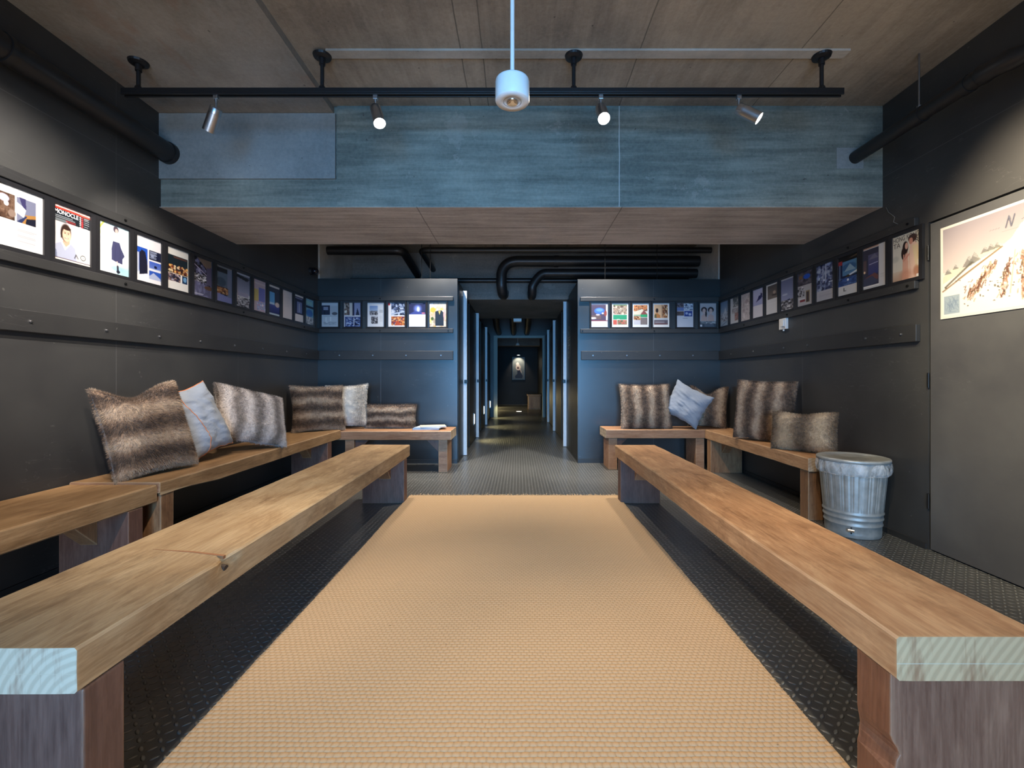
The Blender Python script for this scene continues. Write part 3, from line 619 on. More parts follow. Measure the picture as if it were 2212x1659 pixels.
    if kind == 'twowomen':
        c.rect(0, 0, 1, 1, (196, 188, 190)); c.rect(0, .8, 1, 1, (62, 76, 92))
        for u in (.27, .68): c.ell(u, .27, .17, .11, (34, 24, 28)); c.ell(u, .33, .10, .11, (224, 190, 178)); c.poly([(u - .2, .84), (u - .16, .52), (u, .44), (u + .16, .52), (u + .22, .84)], (206, 176, 166)); c.ell(u - .035, .32, .02, .008, (60, 40, 40)); c.ell(u + .04, .32, .02, .008, (60, 40, 40)); c.line(u - .02, .385, u + .03, .385, .008, (180, 84, 80))
        c.ell(.39, .44, .05, .12, (34, 24, 28)); c.photo(0, .74, 1, .86, [(150, 156, 160), (90, 100, 110), (200, 200, 200)], 34, 8, 16); c.rect(.04, .9, .16, .97, (226, 230, 234)); c.textlines(.3, .9, .9, .97, 3, (150, 160, 170), .8)
    if kind == 'bluesnow':
        c.grad(0, 0, 1, .5, (120, 150, 186), (176, 196, 216)); c.photo(0, .45, 1, .8, [(110, 100, 100), (176, 186, 200), (220, 226, 232)], 35, 7, 20); c.rect(0, .8, 1, 1, (176, 196, 214)); c.line(.1, .98, .8, .84, .02, (110, 130, 160)); c.poly([(.4, .5), (.6, .24), (.8, .5)], (220, 228, 236))
    if kind == 'minicollage':
        c.rect(0, 0, 1, 1, (222, 222, 224)); c.photo(.3, 0, 1, .38, [(90, 96, 90), (140, 140, 140), (196, 190, 186)], 36, 6, 12); c.photo(.2, .4, 1, .6, [(150, 140, 140), (206, 200, 200)], 37, 5, 8); c.photo(.5, .6, 1, .9, [(150, 90, 80), (196, 160, 150), (110, 96, 90)], 38, 6, 10)
    if kind == 'paleblur':
        c.photo(0, 0, 1, 1, [(176, 160, 160), (200, 190, 190), (216, 206, 206), (186, 176, 176)], 39, 6, 16); c.ell(.6, .3, .16, .08, (150, 130, 130), .6)
    if kind == 'skier':
        c.grad(0, 0, 1, .58, (190, 192, 222), (160, 164, 206)); c.rect(0, .58, 1, 1, (216, 214, 226)); c.poly([(.35, .42), (.55, .26), (.92, .2), (.8, .36), (.6, .40)], (44, 46, 96)); c.line(.3, .44, .9, .3, .02, (50, 50, 110)); c.ell(.78, .2, .05, .03, (40, 40, 80))
    if kind == 'brownphoto':
        c.rect(0, 0, 1, 1, (216, 214, 216)); c.grad(.12, .04, 1, .5, (84, 78, 76), (116, 106, 100)); c.ell(.7, .3, .12, .05, (170, 150, 136)); c.rect(.5, .36, .9, .4, (70, 60, 58)); c.textlines(.15, .6, .9, .9, 8, (200, 200, 204), .5)
    if kind == 'mistyblue':
        c.grad(0, 0, 1, .7, (110, 116, 150), (150, 156, 190)); c.rect(0, 0, 1, .04, (190, 190, 200)); c.photo(0, .68, 1, 1, GREY, 40, 7, 22); c.ell(.3, .5, .2, .03, (186, 190, 212)); c.rect(.5, .66, .7, .72, (40, 46, 80))
    if kind == 'stackblue':
        c.rect(0, 0, 1, 1, (190, 186, 188)); c.photo(0, 0, 1, .4, [(50, 44, 50), (84, 80, 96), (120, 110, 110)], 41, 6, 10); c.ell(.62, .16, .22, .07, (36, 90, 200)); c.rect(.1, .1, .3, .2, (140, 100, 60)); c.photo(0, .44, .45, .72, GREY, 42, 6, 14); c.rect(.55, .58, .8, .92, (150, 130, 90)); c.rect(.6, .62, .75, .9, (70, 56, 60)); c.rect(.15, .82, .5, .88, (130, 40, 50)); c.rect(.05, .76, .5, .8, (220, 220, 222))
    if kind == 'frosty':
        c.photo(0, 0, 1, .72, [(30, 36, 66), (66, 76, 116), (120, 132, 164), (176, 186, 206)], 43, 7, 26); c.rect(.35, .05, .4, .5, (170, 176, 200)); c.rect(.52, .0, .58, .45, (186, 190, 210)); c.rect(0, .72, 1, 1, (190, 188, 194)); c.textlines(.1, .78, .9, .95, 5, (160, 158, 168), .6)
    if kind == 'coverL':
        c.rect(0, 0, 1, 1, (214, 214, 214)); c.rect(0, 0, 1, .76, (24, 34, 70)); c.rect(0, 0, 1, .14, (22, 20, 20)); c.poly([(.5, .08), (1, .02), (1, .07)], (90, 76, 60)); c.rect(0, .1, .2, .2, (160, 44, 52)); c.rect(.22, .14, 1, .5, (84, 130, 170)); c.ell(.55, .3, .35, .1, (54, 96, 140)); c.poly([(.3, .4), (.6, .22), (.9, .4)], (140, 170, 190)); c.line(.5, .52, .98, .44, .03, (220, 228, 236)); c.line(.6, .56, .98, .5, .015, (30, 40, 60)); c.ell(.5, .54, .1, .05, (70, 56, 34)); c.photo(0, .55, 1, .76, [(30, 50, 100), (50, 80, 140), (90, 120, 170)], 44, 7, 12); c.rect(.06, .2, .1, .6, (120, 140, 170)); c.ell(.5, .62, .05, .03, (220, 226, 236))
        for v in range(3): c.rect(0, .1 + .012 * v, .2, .104 + .012 * v, (170, 60, 66))
    if kind == 'duskroom':
        c.rect(0, 0, 1, 1, (206, 206, 208)); c.rect(0, .05, .68, .92, (58, 58, 76)); c.grad(.22, .18, .66, .66, (92, 90, 116), (60, 66, 120)); c.poly([(.24, .3), (.5, .18), (.66, .3)], (110, 108, 130)); c.line(.26, .42, .64, .40, .012, (170, 170, 200)); c.rect(0, .3, .14, .6, (96, 80, 84)); c.ell(.05, .58, .04, .03, (250, 214, 170)); c.poly([(.1, .72), (.5, .64), (.66, .72), (.66, .8), (.2, .86)], (110, 72, 70)); c.poly([(0, .75), (.4, .7), (.66, .86), (.3, .92), (0, .92)], (66, 72, 96)); c.rect(0, .92, .7, .95, (236, 236, 234)); c.textlines(.74, .7, .94, .8, 4, (180, 180, 182), .6); c.rect(0, 0, .68, .03, (190, 150, 130))
    if kind == 'hongkong':
        c.grad(0, 0, 1, 1, (226, 222, 206), (206, 196, 180)); c.ell(.2, .5, .3, .3, (216, 212, 200), .7, .6); c.ell(.1, .5, .12, .06, (180, 180, 170), .6, .5); c.grad(0, .78, 1, 1, (206, 186, 166), (170, 130, 106), .7)
        c.poly([(.58, 1), (.60, .5), (.66, .24), (.84, .22), (.94, .34), (.96, .66), (.92, .9), (.9, 1)], (232, 196, 176)); c.poly([(.36, 1), (.38, .6), (.34, .42), (.44, .30), (.56, .34), (.58, .62), (.60, 1)], (220, 168, 146))
        c.poly([(.72, .3), (.9, .3), (.98, .5), (.96, .8), (.86, .8)], (226, 204, 166)); c.ell(.48, .30, .1, .13, (44, 30, 28)); c.ell(.40, .42, .07, .12, (50, 34, 30)); c.ell(.52, .27, .055, .07, (222, 176, 156)); c.ell(.74, .14, .15, .085, (74, 50, 44)); c.ell(.68, .19, .07, .07, (214, 152, 130))
        c.line(.42, .58, .62, .46, .025, (208, 140, 124)); c.line(.42, .46, .42, .58, .03, (208, 150, 130)); c.line(.62, .4, .66, .9, .012, (200, 160, 140), .6); c.ell(.88, .86, .1, .1, (170, 110, 80), .7, .5); c.ell(.5, .9, .2, .1, (190, 130, 104), .5, .6); c.rect(.88, .93, .98, .99, (236, 236, 234)); c.rect(.9, .62, .96, .75, (236, 230, 220), .6)
    if kind == 'buddha':
        c.grad(0, 0, 1, 1, (150, 152, 142), (96, 98, 92)); c.poly([(.25, .95), (.2, .86), (.4, .74), (.38, .56), (.62, .54), (.7, .7), (.85, .84), (.8, .95)], (40, 24, 20)); c.ell(.48, .46, .2, .13, (220, 196, 176)); c.ell(.42, .31, .12, .08, (232, 214, 196)); c.ell(.46, .48, .08, .05, (90, 60, 50)); c.line(.6, .5, .74, .68, .035, (206, 180, 160))
    return c

def lin(a):
    a = np.clip(a, 0, 255) / 255.0
    return np.where(a <= .04045, a / 12.92, ((a + .055) / 1.055) ** 2.4)
def page_mesh(name, cv, wd, ht, y=0.0, bend=0.0):
    h, w = cv.h, cv.w
    xs = np.linspace(-wd / 2, wd / 2, w); zs = np.linspace(ht, 0, h)
    X, Z = np.meshgrid(xs, zs); Y = np.full_like(X, y) + bend * np.sin(X * 9) * np.sin(Z * 7)
    me = bpy.data.meshes.new(name)
    vs = np.stack([X, Y, Z], -1).reshape(-1, 3)
    i = np.arange(h * w).reshape(h, w)
    fs = np.stack([i[:-1, :-1], i[1:, :-1], i[1:, 1:], i[:-1, 1:]], -1).reshape(-1, 4)
    me.from_pydata(vs.tolist(), [], fs.tolist()); me.materials.append(M['print'])
    ca = me.color_attributes.new('Col', 'FLOAT_COLOR', 'POINT')
    c = np.ones((h * w, 4)); c[:, :3] = lin(cv.a).reshape(-1, 3) * .70
    ca.data.foreach_set('color', c.ravel()); me.update()
    return me

def text_mb(s, x0, x1, z0, z1, y, shear=0, bold=.0, spacing=1.0):
    cu = bpy.data.curves.new('txt', 'FONT'); cu.body = s; cu.size = 1; cu.shear = shear; cu.offset = bold; cu.space_character = spacing
    o = bpy.data.objects.new('txt', cu); COL.objects.link(o)
    dg = bpy.context.evaluated_depsgraph_get(); dg.update()
    me = bpy.data.meshes.new_from_object(o.evaluated_get(dg))
    vs = np.array([v.co[:] for v in me.vertices]); fs = [tuple(p.vertices) for p in me.polygons]
    mn, mx = vs.min(0), vs.max(0)
    vx = x0 + (vs[:, 0] - mn[0]) / (mx[0] - mn[0]) * (x1 - x0); vz = z0 + (vs[:, 1] - mn[1]) / (mx[1] - mn[1]) * (z1 - z0)
    COL.objects.unlink(o); bpy.data.objects.remove(o); bpy.data.curves.remove(cu); bpy.data.meshes.remove(me)
    return MB().add([(a, y, b) for a, b in zip(vx, vz)], fs)

PW, PH, FZ0, FZ1 = .205, .297, L1 + .001, U0 - .001
def picture(kind, loc, rz, fw, label, group, res=(40, 56), seed=0, texts=()):
    t = thing('framed_print', label, 'picture', loc, rz, group, local=True)
    hw, z1 = fw / 2 - .0005, FZ1 - FZ0; pz0 = (z1 - PH) / 2; pz1 = pz0 + PH; pw = PW / 2
    m = MB(); y0, y1 = -.018, -.0005
    def quad(a, b, c, d): m.add([a, b, c, d], [(0, 1, 2, 3)])
    O = [(-hw, 0), (hw, 0), (hw, z1), (-hw, z1)]; I = [(-pw, pz0), (pw, pz0), (pw, pz1), (-pw, pz1)]
    for k in range(4):
        k2 = (k + 1) % 4; o0, o1, i0, i1 = O[k], O[k2], I[k], I[k2]
        e = .0006
        quad((o0[0], y0, o0[1]), (o1[0], y0, o1[1]), (i1[0], y0 + .002, i1[1]), (i0[0], y0 + .002, i0[1]))
        quad((i0[0], y0 + .002, i0[1]), (i1[0], y0 + .002, i1[1]), (i1[0], -.006, i1[1]), (i0[0], -.006, i0[1]))
        quad((o0[0], y0, o0[1]), (o1[0], y0, o1[1]), (o1[0], y1, o1[1]), (o0[0], y1, o0[1]))
    m.add([(-hw, y1, 0), (hw, y1, 0), (hw, y1, z1), (-hw, y1, z1)], [(0, 1, 2, 3)])
    obj('frame', m, M['frame'], t)
    cv = paint(kind, Cv(res[0], res[1]), seed)
    me = page_mesh('page', cv, PW, PH)
    pg = bpy.data.objects.new('page', me); COL.objects.link(pg); pg.parent = t; pg.location = (0, -.0075, pz0)
    for (s, x0, x1, z0, z1_, col, kw) in texts:
        obj('lettering', text_mb(s, (x0 - .5) * PW, (x1 - .5) * PW, (1 - z1_) * PH, (1 - z0) * PH, -.0012, **kw), plain('ink', col, .5), pg)
    return t
G1 = 'framed magazine pages along the left wall'
left_pages = [
    ('spread', 'framed white page with two photos on top, leftmost frame on the left wall'),
    ('monocle', 'framed magazine cover with red masthead and smiling dark-haired woman'),
    ('skirt', 'framed pale blue print of person in white blouse and long navy skirt'),
    ('bluepeaks', 'framed white page with bright blue sky photos of snow and peaks, left wall'),
    ('night_food', 'framed white page with dark photo of glowing food above three small ones, left wall'),
    ('diagonal', 'framed dark full-page photo with brown corner, right of the glowing food page'),
    ('misty', 'framed dark misty blue photo with a pale strip down its right side, left wall'),
    ('cloudy', 'framed cloudy grey photo with dark band on top, left wall'),
    ('pastel', 'framed lilac print with a yellow block on its left, left wall'),
    ('bluewindow', 'framed dark print with a bright blue window shape, left wall'),
    ('blank', 'framed nearly blank pale grey page on the left wall'),
    ('blueroom', 'framed dark blue room photo over a white strip, second from the left wall corner'),
    ('aqua', 'framed aqua and blue print beside the left corner of the room'),
]
for k, (kd, lb) in enumerate(left_pages):
    yc = 2.414 + .26 * (k - 1) + PW / 2
    res = (96, 136) if k < 3 else ((64, 90) if k < 6 else (40, 56))
    tx = ()
    if kd == 'monocle': tx = (('MONOCLE', .02, .66, .085, .165, (.85, .87, .88), dict(bold=.02)),)
    picture(kd, (XL + .001, yc, FZ0), PI / 2, .26, lb, G1, res, texts=tx)
G2 = 'framed magazine pages on the left partition'
for x, kd, lb in ((-2.325, 'greyroom', 'framed pale grey page with dark photo at top left, leftmost on the left partition'),
                  (-2.049, 'christmas', 'framed page with blue photo below two upright photos, left partition'),
                  (-1.759, 'twophotos', 'framed white page with two small photos one above the other, left partition'),
                  (-1.501, 'carbar', 'framed page with a snowy photo above an orange glowing one, left partition'),
                  (-1.245, 'bluenight', 'framed page with dark blue night photo over blank white half, left partition'),
                  (-.991, 'manflowers', 'framed print of person in dark jacket among flowers, rightmost on the left partition')):
    picture(kd, (x, YL - .001, FZ0), 0, .252, lb, G2, (44, 62))
G3 = 'framed magazine pages on the right partition'
for x, kd, lb in ((1.015, 'bluebar', 'framed page with bright blue oval photo, leftmost on the right partition'),
                  (1.271, 'green1', 'framed page with wide green band across its middle, right partition'),
                  (1.526, 'green2', 'framed page with short green patch at right under orange photo, right partition'),
                  (1.781, 'waiter', 'framed warm orange photo of seated person by a doorway, right partition'),
                  (2.080, 'collage', 'framed page with blue photo collage over a white half, right partition'),
                  (2.365, 'twowomen', 'framed print of two dark-haired people side by side, rightmost on the right partition')):
    picture(kd, (x, YR - .001, FZ0), 0, .252, lb, G3, (44, 62))
G4 = 'framed magazine pages along the right wall'
right_pages = [
    ('hongkong', 'framed magazine cover of embracing couple, end frame beside the door'),
    ('duskroom', 'framed page with dusk room photo and wide white margin at its right'),
    ('coverL', 'framed dark blue car photo page with a large letter L below'),
    ('frosty', 'framed blue-grey frosty photo over pale strip, right wall'),
    ('stackblue', 'framed page with blue lamp photo above small pictures, right wall'),
    ('mistyblue', 'framed misty blue photo with grey rooftops at the bottom, right wall'),
    ('brownphoto', 'framed pale page with a dark brown photo in its upper half, right wall'),
    ('skier', 'framed lilac snow print with dark skier shape, right wall'),
    ('paleblur', 'framed faded pinkish-grey print, right wall'),
    ('minicollage', 'framed pale page with small red-brown photo low down, right wall'),
    ('bluesnow', 'framed blue snow scene beside the right corner of the room'),
]
for k, (kd, lb) in enumerate(right_pages):
    yc = 3.04 + .2581 * k - PW / 2
    res = (96, 136) if k < 3 else ((56, 80) if k < 6 else (40, 56))
    tx = ()
    if kd == 'hongkong': tx = (('HONG KONG', .03, .97, .025, .13, (.05, .045, .05), dict(bold=.0)), ('TA', .03, .30, .155, .26, (.05, .045, .05), {}), ('R', .86, .97, .155, .26, (.05, .045, .05), {}))
    if kd == 'coverL': tx = (('L', .28, .42, .81, .90, (.03, .03, .03), dict(bold=.02)),)
    picture(kd, (XR - .001, yc, FZ0), -PI / 2, .2575, lb, G4, res, texts=tx)

# mountain poster on the door
def poster():
    c = Cv(230, 168, (244, 238, 224)); e, f = .018, .026
    c.grad(e, f, 1 - e, .55, (168, 158, 164), (226, 212, 204)); c.grad(e, .50, 1 - e, 1 - f, (240, 232, 220), (252, 246, 234))
    c.poly([(e, .55), (.1, .47), (.2, .50), (.3, .40), (.42, .34), (.55, .40), (1 - e, .5), (1 - e, .8), (e, .8)], (232, 224, 200))
    for (u, v, s) in ((.06, .49, .03), (.12, .46, .025), (.22, .43, .05), (.26, .41, .05), (.33, .36, .03), (.37, .35, .03), (.41, .35, .025)):
        c.poly([(u - s, v + s * 1.2), (u, v - s), (u + s, v + s * 1.1)], (120, 120, 116), .75); c.poly([(u - s * .2, v - s * .2), (u, v - s), (u + s * .7, v + s * .6)], (190, 190, 184), .8)
    c.poly([(e, .88), (e, .62), (.28, .46), (.42, .39), (.50, .32), (.55, .22), (.60, .16), (.66, .24), (.78, .35), (1 - e, .52), (1 - e, 1 - f), (e, 1 - f)], (250, 246, 236))
    c.line(.02, .70, .44, .38, .010, (130, 100, 70), .8); c.line(.04, .66, .24, .46, .012, (90, 84, 72), .8); c.line(.14, .60, .40, .41, .008, (150, 120, 90), .8)
    rg = np.random.RandomState(3)
    for (pts, n, wd) in (([(.40, .50), (.30, .66), (.22, .80)], 150, .035), ([(.50, .50), (.46, .66), (.44, .84)], 80, .02), ([(.60, .46), (.60, .66), (.60, .88)], 330, .05), ([(.72, .42), (.80, .6), (.9, .8)], 110, .03)):
        for i in range(n):
            k = rg.rand() * 2; a, b = (pts[0], pts[1]) if k < 1 else (pts[1], pts[2]); k %= 1
            u = a[0] + (b[0] - a[0]) * k + rg.randn() * wd * .6; v = a[1] + (b[1] - a[1]) * k + rg.randn() * wd * .6
            du_ = (pts[2][0] - pts[0][0]) * .06 + rg.randn() * .006; c.line(u, v, u + du_, v + .02 + .02 * rg.rand(), .003 + .003 * rg.rand(), [(116, 70, 50), (206, 150, 126), (150, 110, 84), (90, 56, 44), (170, 150, 110)][rg.randint(5)], .75)
    c.poly([(.575, .46), (.625, .46), (.665, .86), (.55, .88)], (206, 156, 132), .45); c.line(.52, .44, .49, .84, .006, (236, 190, 168), .9); c.line(.63, .52, .66, .86, .006, (240, 200, 180), .9)
    for i in range(90): u, v = .03 + .9 * rg.rand(), .60 + .3 * rg.rand(); c.ell(u, v, .004 + .004 * rg.rand(), .005, (70, 60, 48), .7)
    c.rect(.03, .76, .15, .955, (170, 186, 196))
    for i in range(26): c.line(.035 + .11 * rg.rand(), .77 + .17 * rg.rand(), .035 + .11 * rg.rand(), .77 + .17 * rg.rand(), .003, (130, 150, 170), .6)
    for i in range(9): c.line(.56 + i * .035, .175 - .004 * i, .575 + i * .035, .165 + .006 * (i % 2), .004, (96, 96, 110), .7)
    for i in range(4): c.line(.36 + i * .018, .20, .37 + i * .018, .19, .003, (120, 116, 124), .6)
    c.rect(.44, .235, .60, .242, (170, 150, 150), .5)
    return c
PWD, PHT = .78, .54
po = thing('mountain_poster', 'large white-bordered poster of snowy mountain ski slopes pinned on the door', 'poster', (XR - .0015, 2.70 - PWD / 2, 1.402), -PI / 2, local=True)
me = page_mesh('sheet', poster(), PWD, PHT, y=-.004, bend=.0015)
sh = bpy.data.objects.new('sheet', me); COL.objects.link(sh); sh.parent = po
so = sh.modifiers.new('thick', 'SOLIDIFY'); so.thickness = .0006
obj('lettering', text_mb('N', -.03, .018, .425, .485, -.0075, shear=.5), plain('poster_ink', (.12, .12, .16), .5), po, label='dark script letter')

# ------------------------------------------------------------------ benches
def sgrid(a, b, n): return [a + (b - a) * i / n for i in range(n + 1)]
def plank(axis, a0, a1, c0, c1, z0, z1, seed=0, wob=.003, edit=None, zbot=None, mats=None):
    """board along axis ('x'/'y') from a0..a1, across c0..c1"""
    m = MB(); L = a1 - a0; n = max(8, int(L / .05)); rc = .006
    cs = []
    W = c1 - c0
    nx, nz = 10, 4
    prof = [(c0 + rc, z0)] + [(c0 + W * i / nx, z0) for i in range(1, nx)] + [(c1 - rc, z0), (c1, z0 + rc)] + [(c1, z0 + (z1 - z0) * i / nz) for i in range(1, nz)] + [(c1, z1 - rc), (c1 - rc, z1)]
    prof += [(c1 - W * i / nx, z1) for i in range(1, nx)] + [(c0 + rc, z1), (c0, z1 - rc)] + [(c0, z1 - (z1 - z0) * i / nz) for i in range(1, nz)] + [(c0, z0 + rc)]
    k = len(prof); vs = []
    for i in range(n + 1):
        a = a0 + L * i / n
        aa = a + (rc if i == 0 else (-rc if i == n else 0)) * 0
        for (c, z) in prof:
            edge = (abs(c - c0) < rc * 1.2 or abs(c - c1) < rc * 1.2)
            nzv = noise.noise(Vector((a * 2.3 + seed, c * 3, z * 3 + seed)))
            n2 = noise.noise(Vector((a * 9 + seed, c * 30, z * 12)))
            dc = (nzv * wob + n2 * wob * .6) * (1 if edge else .2); dz = nzv * wob * .5 + (n2 * wob * .5 if edge else 0)
            zz = z + dz
            if zbot and z < z0 + rc * 1.5: zz = zbot(a) + (z - z0)
            cc = c + dc
            if edit: aa, cc, zz = edit(aa, cc, zz)
            vs.append((aa, cc, zz) if axis == 'x' else (cc, aa, zz))
    fs = []
    for i in range(n):
        for j in range(k):
            j2 = (j + 1) % k; fs.append((i * k + j, i * k + j2, (i + 1) * k + j2, (i + 1) * k + j))
    m.add(vs, fs, 0, True)
    m.add(vs[:k], [tuple(range(k))], 1); m.add(vs[-k:], [tuple(range(k))], 1)
    return m
def seat_obj(m, mats, parent):
    o = obj('seat', m, mats, parent)
    md = o.modifiers.new('split', 'EDGE_SPLIT'); md.split_angle = R(28)
    return o
def legm(x0, x1, y0, y1, z1, chip=None):
    m = MB(); m.box(x0, x1, y0, y1, 0, z1); return m

BH = .465; TH = .10
wA = wood('bench_wood_left', 'y', seed=1, c=((.24, .135, .06), (.45, .285, .14), (.64, .46, .26)))
wB = wood('bench_wood_right', 'y', seed=5, c=((.23, .11, .048), (.45, .24, .115), (.62, .39, .21)))
wC = wood('bench_wood_wall', 'y', seed=9, c=((.16, .08, .03), (.32, .18, .08), (.46, .285, .14)))
wX = wood('bench_wood_cross', 'x', seed=13, c=((.20, .085, .04), (.36, .18, .09), (.48, .28, .16)))
wLeg = wood('bench_leg_wood', 'z', seed=3, c=((.13, .058, .028), (.26, .13, .062), (.38, .21, .10)))
wRed = wood('red_leg_wood', 'z', seed=17, c=((.11, .038, .018), (.21, .085, .045), (.29, .13, .07)), wear=(.4, .2, .1))
wDark = wood('dark_leg_wood', 'z', seed=7, c=((.075, .036, .026), (.14, .07, .05), (.20, .11, .08)), wear=(.35, .2, .12))

def brace_y(m, x0, x1, yl, zt, d, s):
    # triangular gusset between leg face at yl and the seat underside, extending in direction s along y
    m.prism([(yl, zt), (yl + s * d, zt), (yl, zt - d)], 'x', x0, x1); return m
def brace_x(m, y0, y1, xl, zt, d, s):
    m.prism([(xl, zt), (xl + s * d, zt), (xl, zt - d)], 'y', y0, y1); return m

# left free-standing bench
def notch(a, c, z):
    if z > .425 and c > -.99:
        k = math.exp(-((a - 1.485) / .022) ** 2); c -= .022 * k; z -= .010 * k if z > .45 else 0
    if z > .45 and a < 1.52: z -= .0045 * max(0, min(1, (c + 1.30) / .3)) * max(0, 1 - abs(a - 1.45) / .10)
    return a, c, z
eA = endgrain('end_grain_left', .05, -.02, .412)
b = thing('wooden_bench', 'long plank bench left of the rug with a splintered notch in its edge', 'bench', (-1.17, 2.5, 0), 0, 'wooden benches')
EL = obj
seat_obj(plank('y', .985, 4.02, -1.385, -.958, BH - TH, BH, 1, .004, notch), [wA, endgrain('end_grain_a', .25, .30, .408)], b)
obj('leg', MB().box(-1.31, -.958, 1.0, 1.105, 0, BH - TH), [wDark], b, bevel=.004); obj('leg', MB().box(-1.31, -.958, 3.815, 3.915, 0, BH - TH), wDark, b, bevel=.004)
obj('brace', brace_y(MB(), -1.17, -1.07, 1.105, BH - TH, .16, 1), wLeg, b, bevel=.003); obj('brace', brace_y(MB(), -1.17, -1.07, 3.815, BH - TH, .16, -1), wLeg, b, bevel=.003)
cr = MB(); cz_ = BH - .0035
cr.add([(-1.25, 1.552, cz_), (-1.10, 1.535, cz_), (-.972, 1.508, cz_ - .002), (-.972, 1.496, cz_ - .002), (-1.10, 1.526, cz_)], [(0, 1, 2, 3, 4)])
cr.add([(x_, y_, z_ - .01) for (x_, y_, z_) in cr.v[:5]], [(4, 3, 2, 1, 0)])
for i_ in range(5): cr.f.append((i_, (i_ + 1) % 5, (i_ + 1) % 5 + 5, i_ + 5)); cr.m.append(0); cr.sm.append(False)
cr.v = [(x_, y_, z_ + .0052) for (x_, y_, z_) in cr.v]
obj('splinter', cr, plain('raw_split_wood', (.40, .17, .07), .7), b, label='reddish splinter crack across the seat')
obj('knot', MB().tube([(-.975, 1.492, .425), (-.9595, 1.492, .425)], [.016, .012], 14), plain('dark_knot', (.05, .028, .016), .7), b, label='dark knot hole in the seat edge')
# right free-standing bench
b = thing('wooden_bench', 'long plank bench right of the rug with cracked pale end grain facing the camera', 'bench', (1.03, 2.5, 0), 0, 'wooden benches')
seat_obj(plank('y', 1.028, 4.01, .858, 1.212, BH - TH, BH, 6, .003), [wB, endgrain('end_grain_b', .80, -.12, .404, (.95, .70, .50))], b)
m = MB(); m.prism([(1.055, 0), (1.158, 0), (1.158, BH - TH), (1.055, BH - TH)], 'x', .866, 1.20)
lg = MB()
zs = [0, .13, .145, .16, .175, .19, .205, .22, .24, BH - TH]; n_ = []
for z in zs:
    k = {.145: .012, .16: .014, .175: .022, .19: .016, .205: .006}.get(z, 0)
    n_.append([(.866 + k, 1.055, z), (1.20, 1.055, z), (1.20, 1.160, z), (.866 + k * .3, 1.160, z)])
vs = [v for r_ in n_ for v in r_]; fs = [tuple(range(4)), tuple(range(len(vs) - 4, len(vs)))]
for i in range(len(zs) - 1):
    for j in range(4): fs.append((i * 4 + j, i * 4 + (j + 1) % 4, (i + 1) * 4 + (j + 1) % 4, (i + 1) * 4 + j))
lg.add(vs, fs); obj('leg', lg, wRed, b, bevel=.003)
obj('leg', MB().box(.862, 1.195, 3.815, 3.915, 0, BH - TH), wDark, b, bevel=.004)
obj('brace', brace_y(MB(), .98, 1.09, 1.16, BH - TH, .16, 1), wLeg, b, bevel=.003); obj('brace', brace_y(MB(), .98, 1.09, 3.815, BH - TH, .17, -1), wX, b, bevel=.003)
# left wall benches
b = thing('wooden_bench', 'plank bench at the left wall, cut off by the left edge of the photo', 'bench', (-2.24, 1.6, 0), 0, 'wooden benches')
seat_obj(plank('y', .55, 2.497, XL + .004, -1.99, BH - .095, BH, 11, .004), [wC, wX], b)
for y0 in (.75, 2.32): obj('leg', MB().box(-2.35, -1.992, y0, y0 + .09, 0, BH - .096), wDark, b, bevel=.004)
obj('brace', brace_y(MB(), -2.24, -2.15, 2.32, BH - .096, .17, -1), wLeg, b, bevel=.003)
b = thing('wooden_bench', 'plank bench at the left wall carrying the three nearest left cushions', 'bench', (-2.22, 3.8, 0), 0, 'wooden benches')
def zb(a): return .478 - (.060 + .035 * min(1, max(0, (a - 2.5) / .5)))
seat_obj(plank('y', 2.503, 5.045, XL + .004, -1.975, .383, .478, 15, .004, zbot=zb), [wC, wX], b)
obj('leg', MB().box(-2.36, -1.98, 2.515, 2.61, 0, .413), wLeg, b, bevel=.004); obj('leg', MB().box(-2.36, -1.98, 4.72, 4.82, 0, .383), wDark, b, bevel=.004)
obj('brace', brace_y(MB(), -2.24, -2.15, 4.72, .383, .16, -1), wLeg, b, bevel=.003)
b = thing('wooden_bench', 'short bench against the left partition holding the loose magazines', 'bench', (-1.6, 5.3, 0), 0, 'wooden benches')
seat_obj(plank('x', XL + .004, -.75, 5.06, 5.50, BH - TH, BH, 21, .003), [wX, endgrain('end_grain_c', 0, .3, .41)], b)
for x0 in (-.893, -1.94): obj('leg', MB().box(x0, x0 + .10, 5.09, 5.42, 0, BH - TH), wX, b, bevel=.004)
obj('brace', brace_x(MB(), 5.13, 5.22, -.893, BH - TH, .15, -1), wDark, b, bevel=.003); obj('brace', brace_x(MB(), 5.13, 5.22, -1.84, BH - TH, .16, 1), wDark, b, bevel=.003)
# right wall benches
b = thing('wooden_bench', 'plank bench at the right wall ending beside the metal bin', 'bench', (2.33, 4.3, 0), 0, 'wooden benches')
seat_obj(plank('y', 3.345, 5.19, 2.14, XR - .006, BH - TH, BH, 31, .003), [wB, eA], b)
for y0 in (3.36, 5.06): obj('leg', MB().box(2.15, 2.50, y0, y0 + .10, 0, BH - TH), wLeg, b, bevel=.004)
obj('brace', brace_y(MB(), 2.27, 2.36, 5.06, BH - TH, .15, -1), wLeg, b, bevel=.003)
b = thing('wooden_bench', 'short bench against the right partition below the green-banded pages', 'bench', (1.75, 5.4, 0), 0, 'wooden benches')
seat_obj(plank('x', 1.01, XR - .006, 5.205, 5.60, BH - TH, BH, 37, .003), [wX, eA], b)
for x0 in (1.045, 2.05): obj('leg', MB().box(x0, x0 + .098, 5.23, 5.54, 0, BH - TH), wX, b, bevel=.004)
obj('brace', brace_x(MB(), 5.28, 5.37, 1.143, BH - TH, .14, 1), wDark, b, bevel=.003)

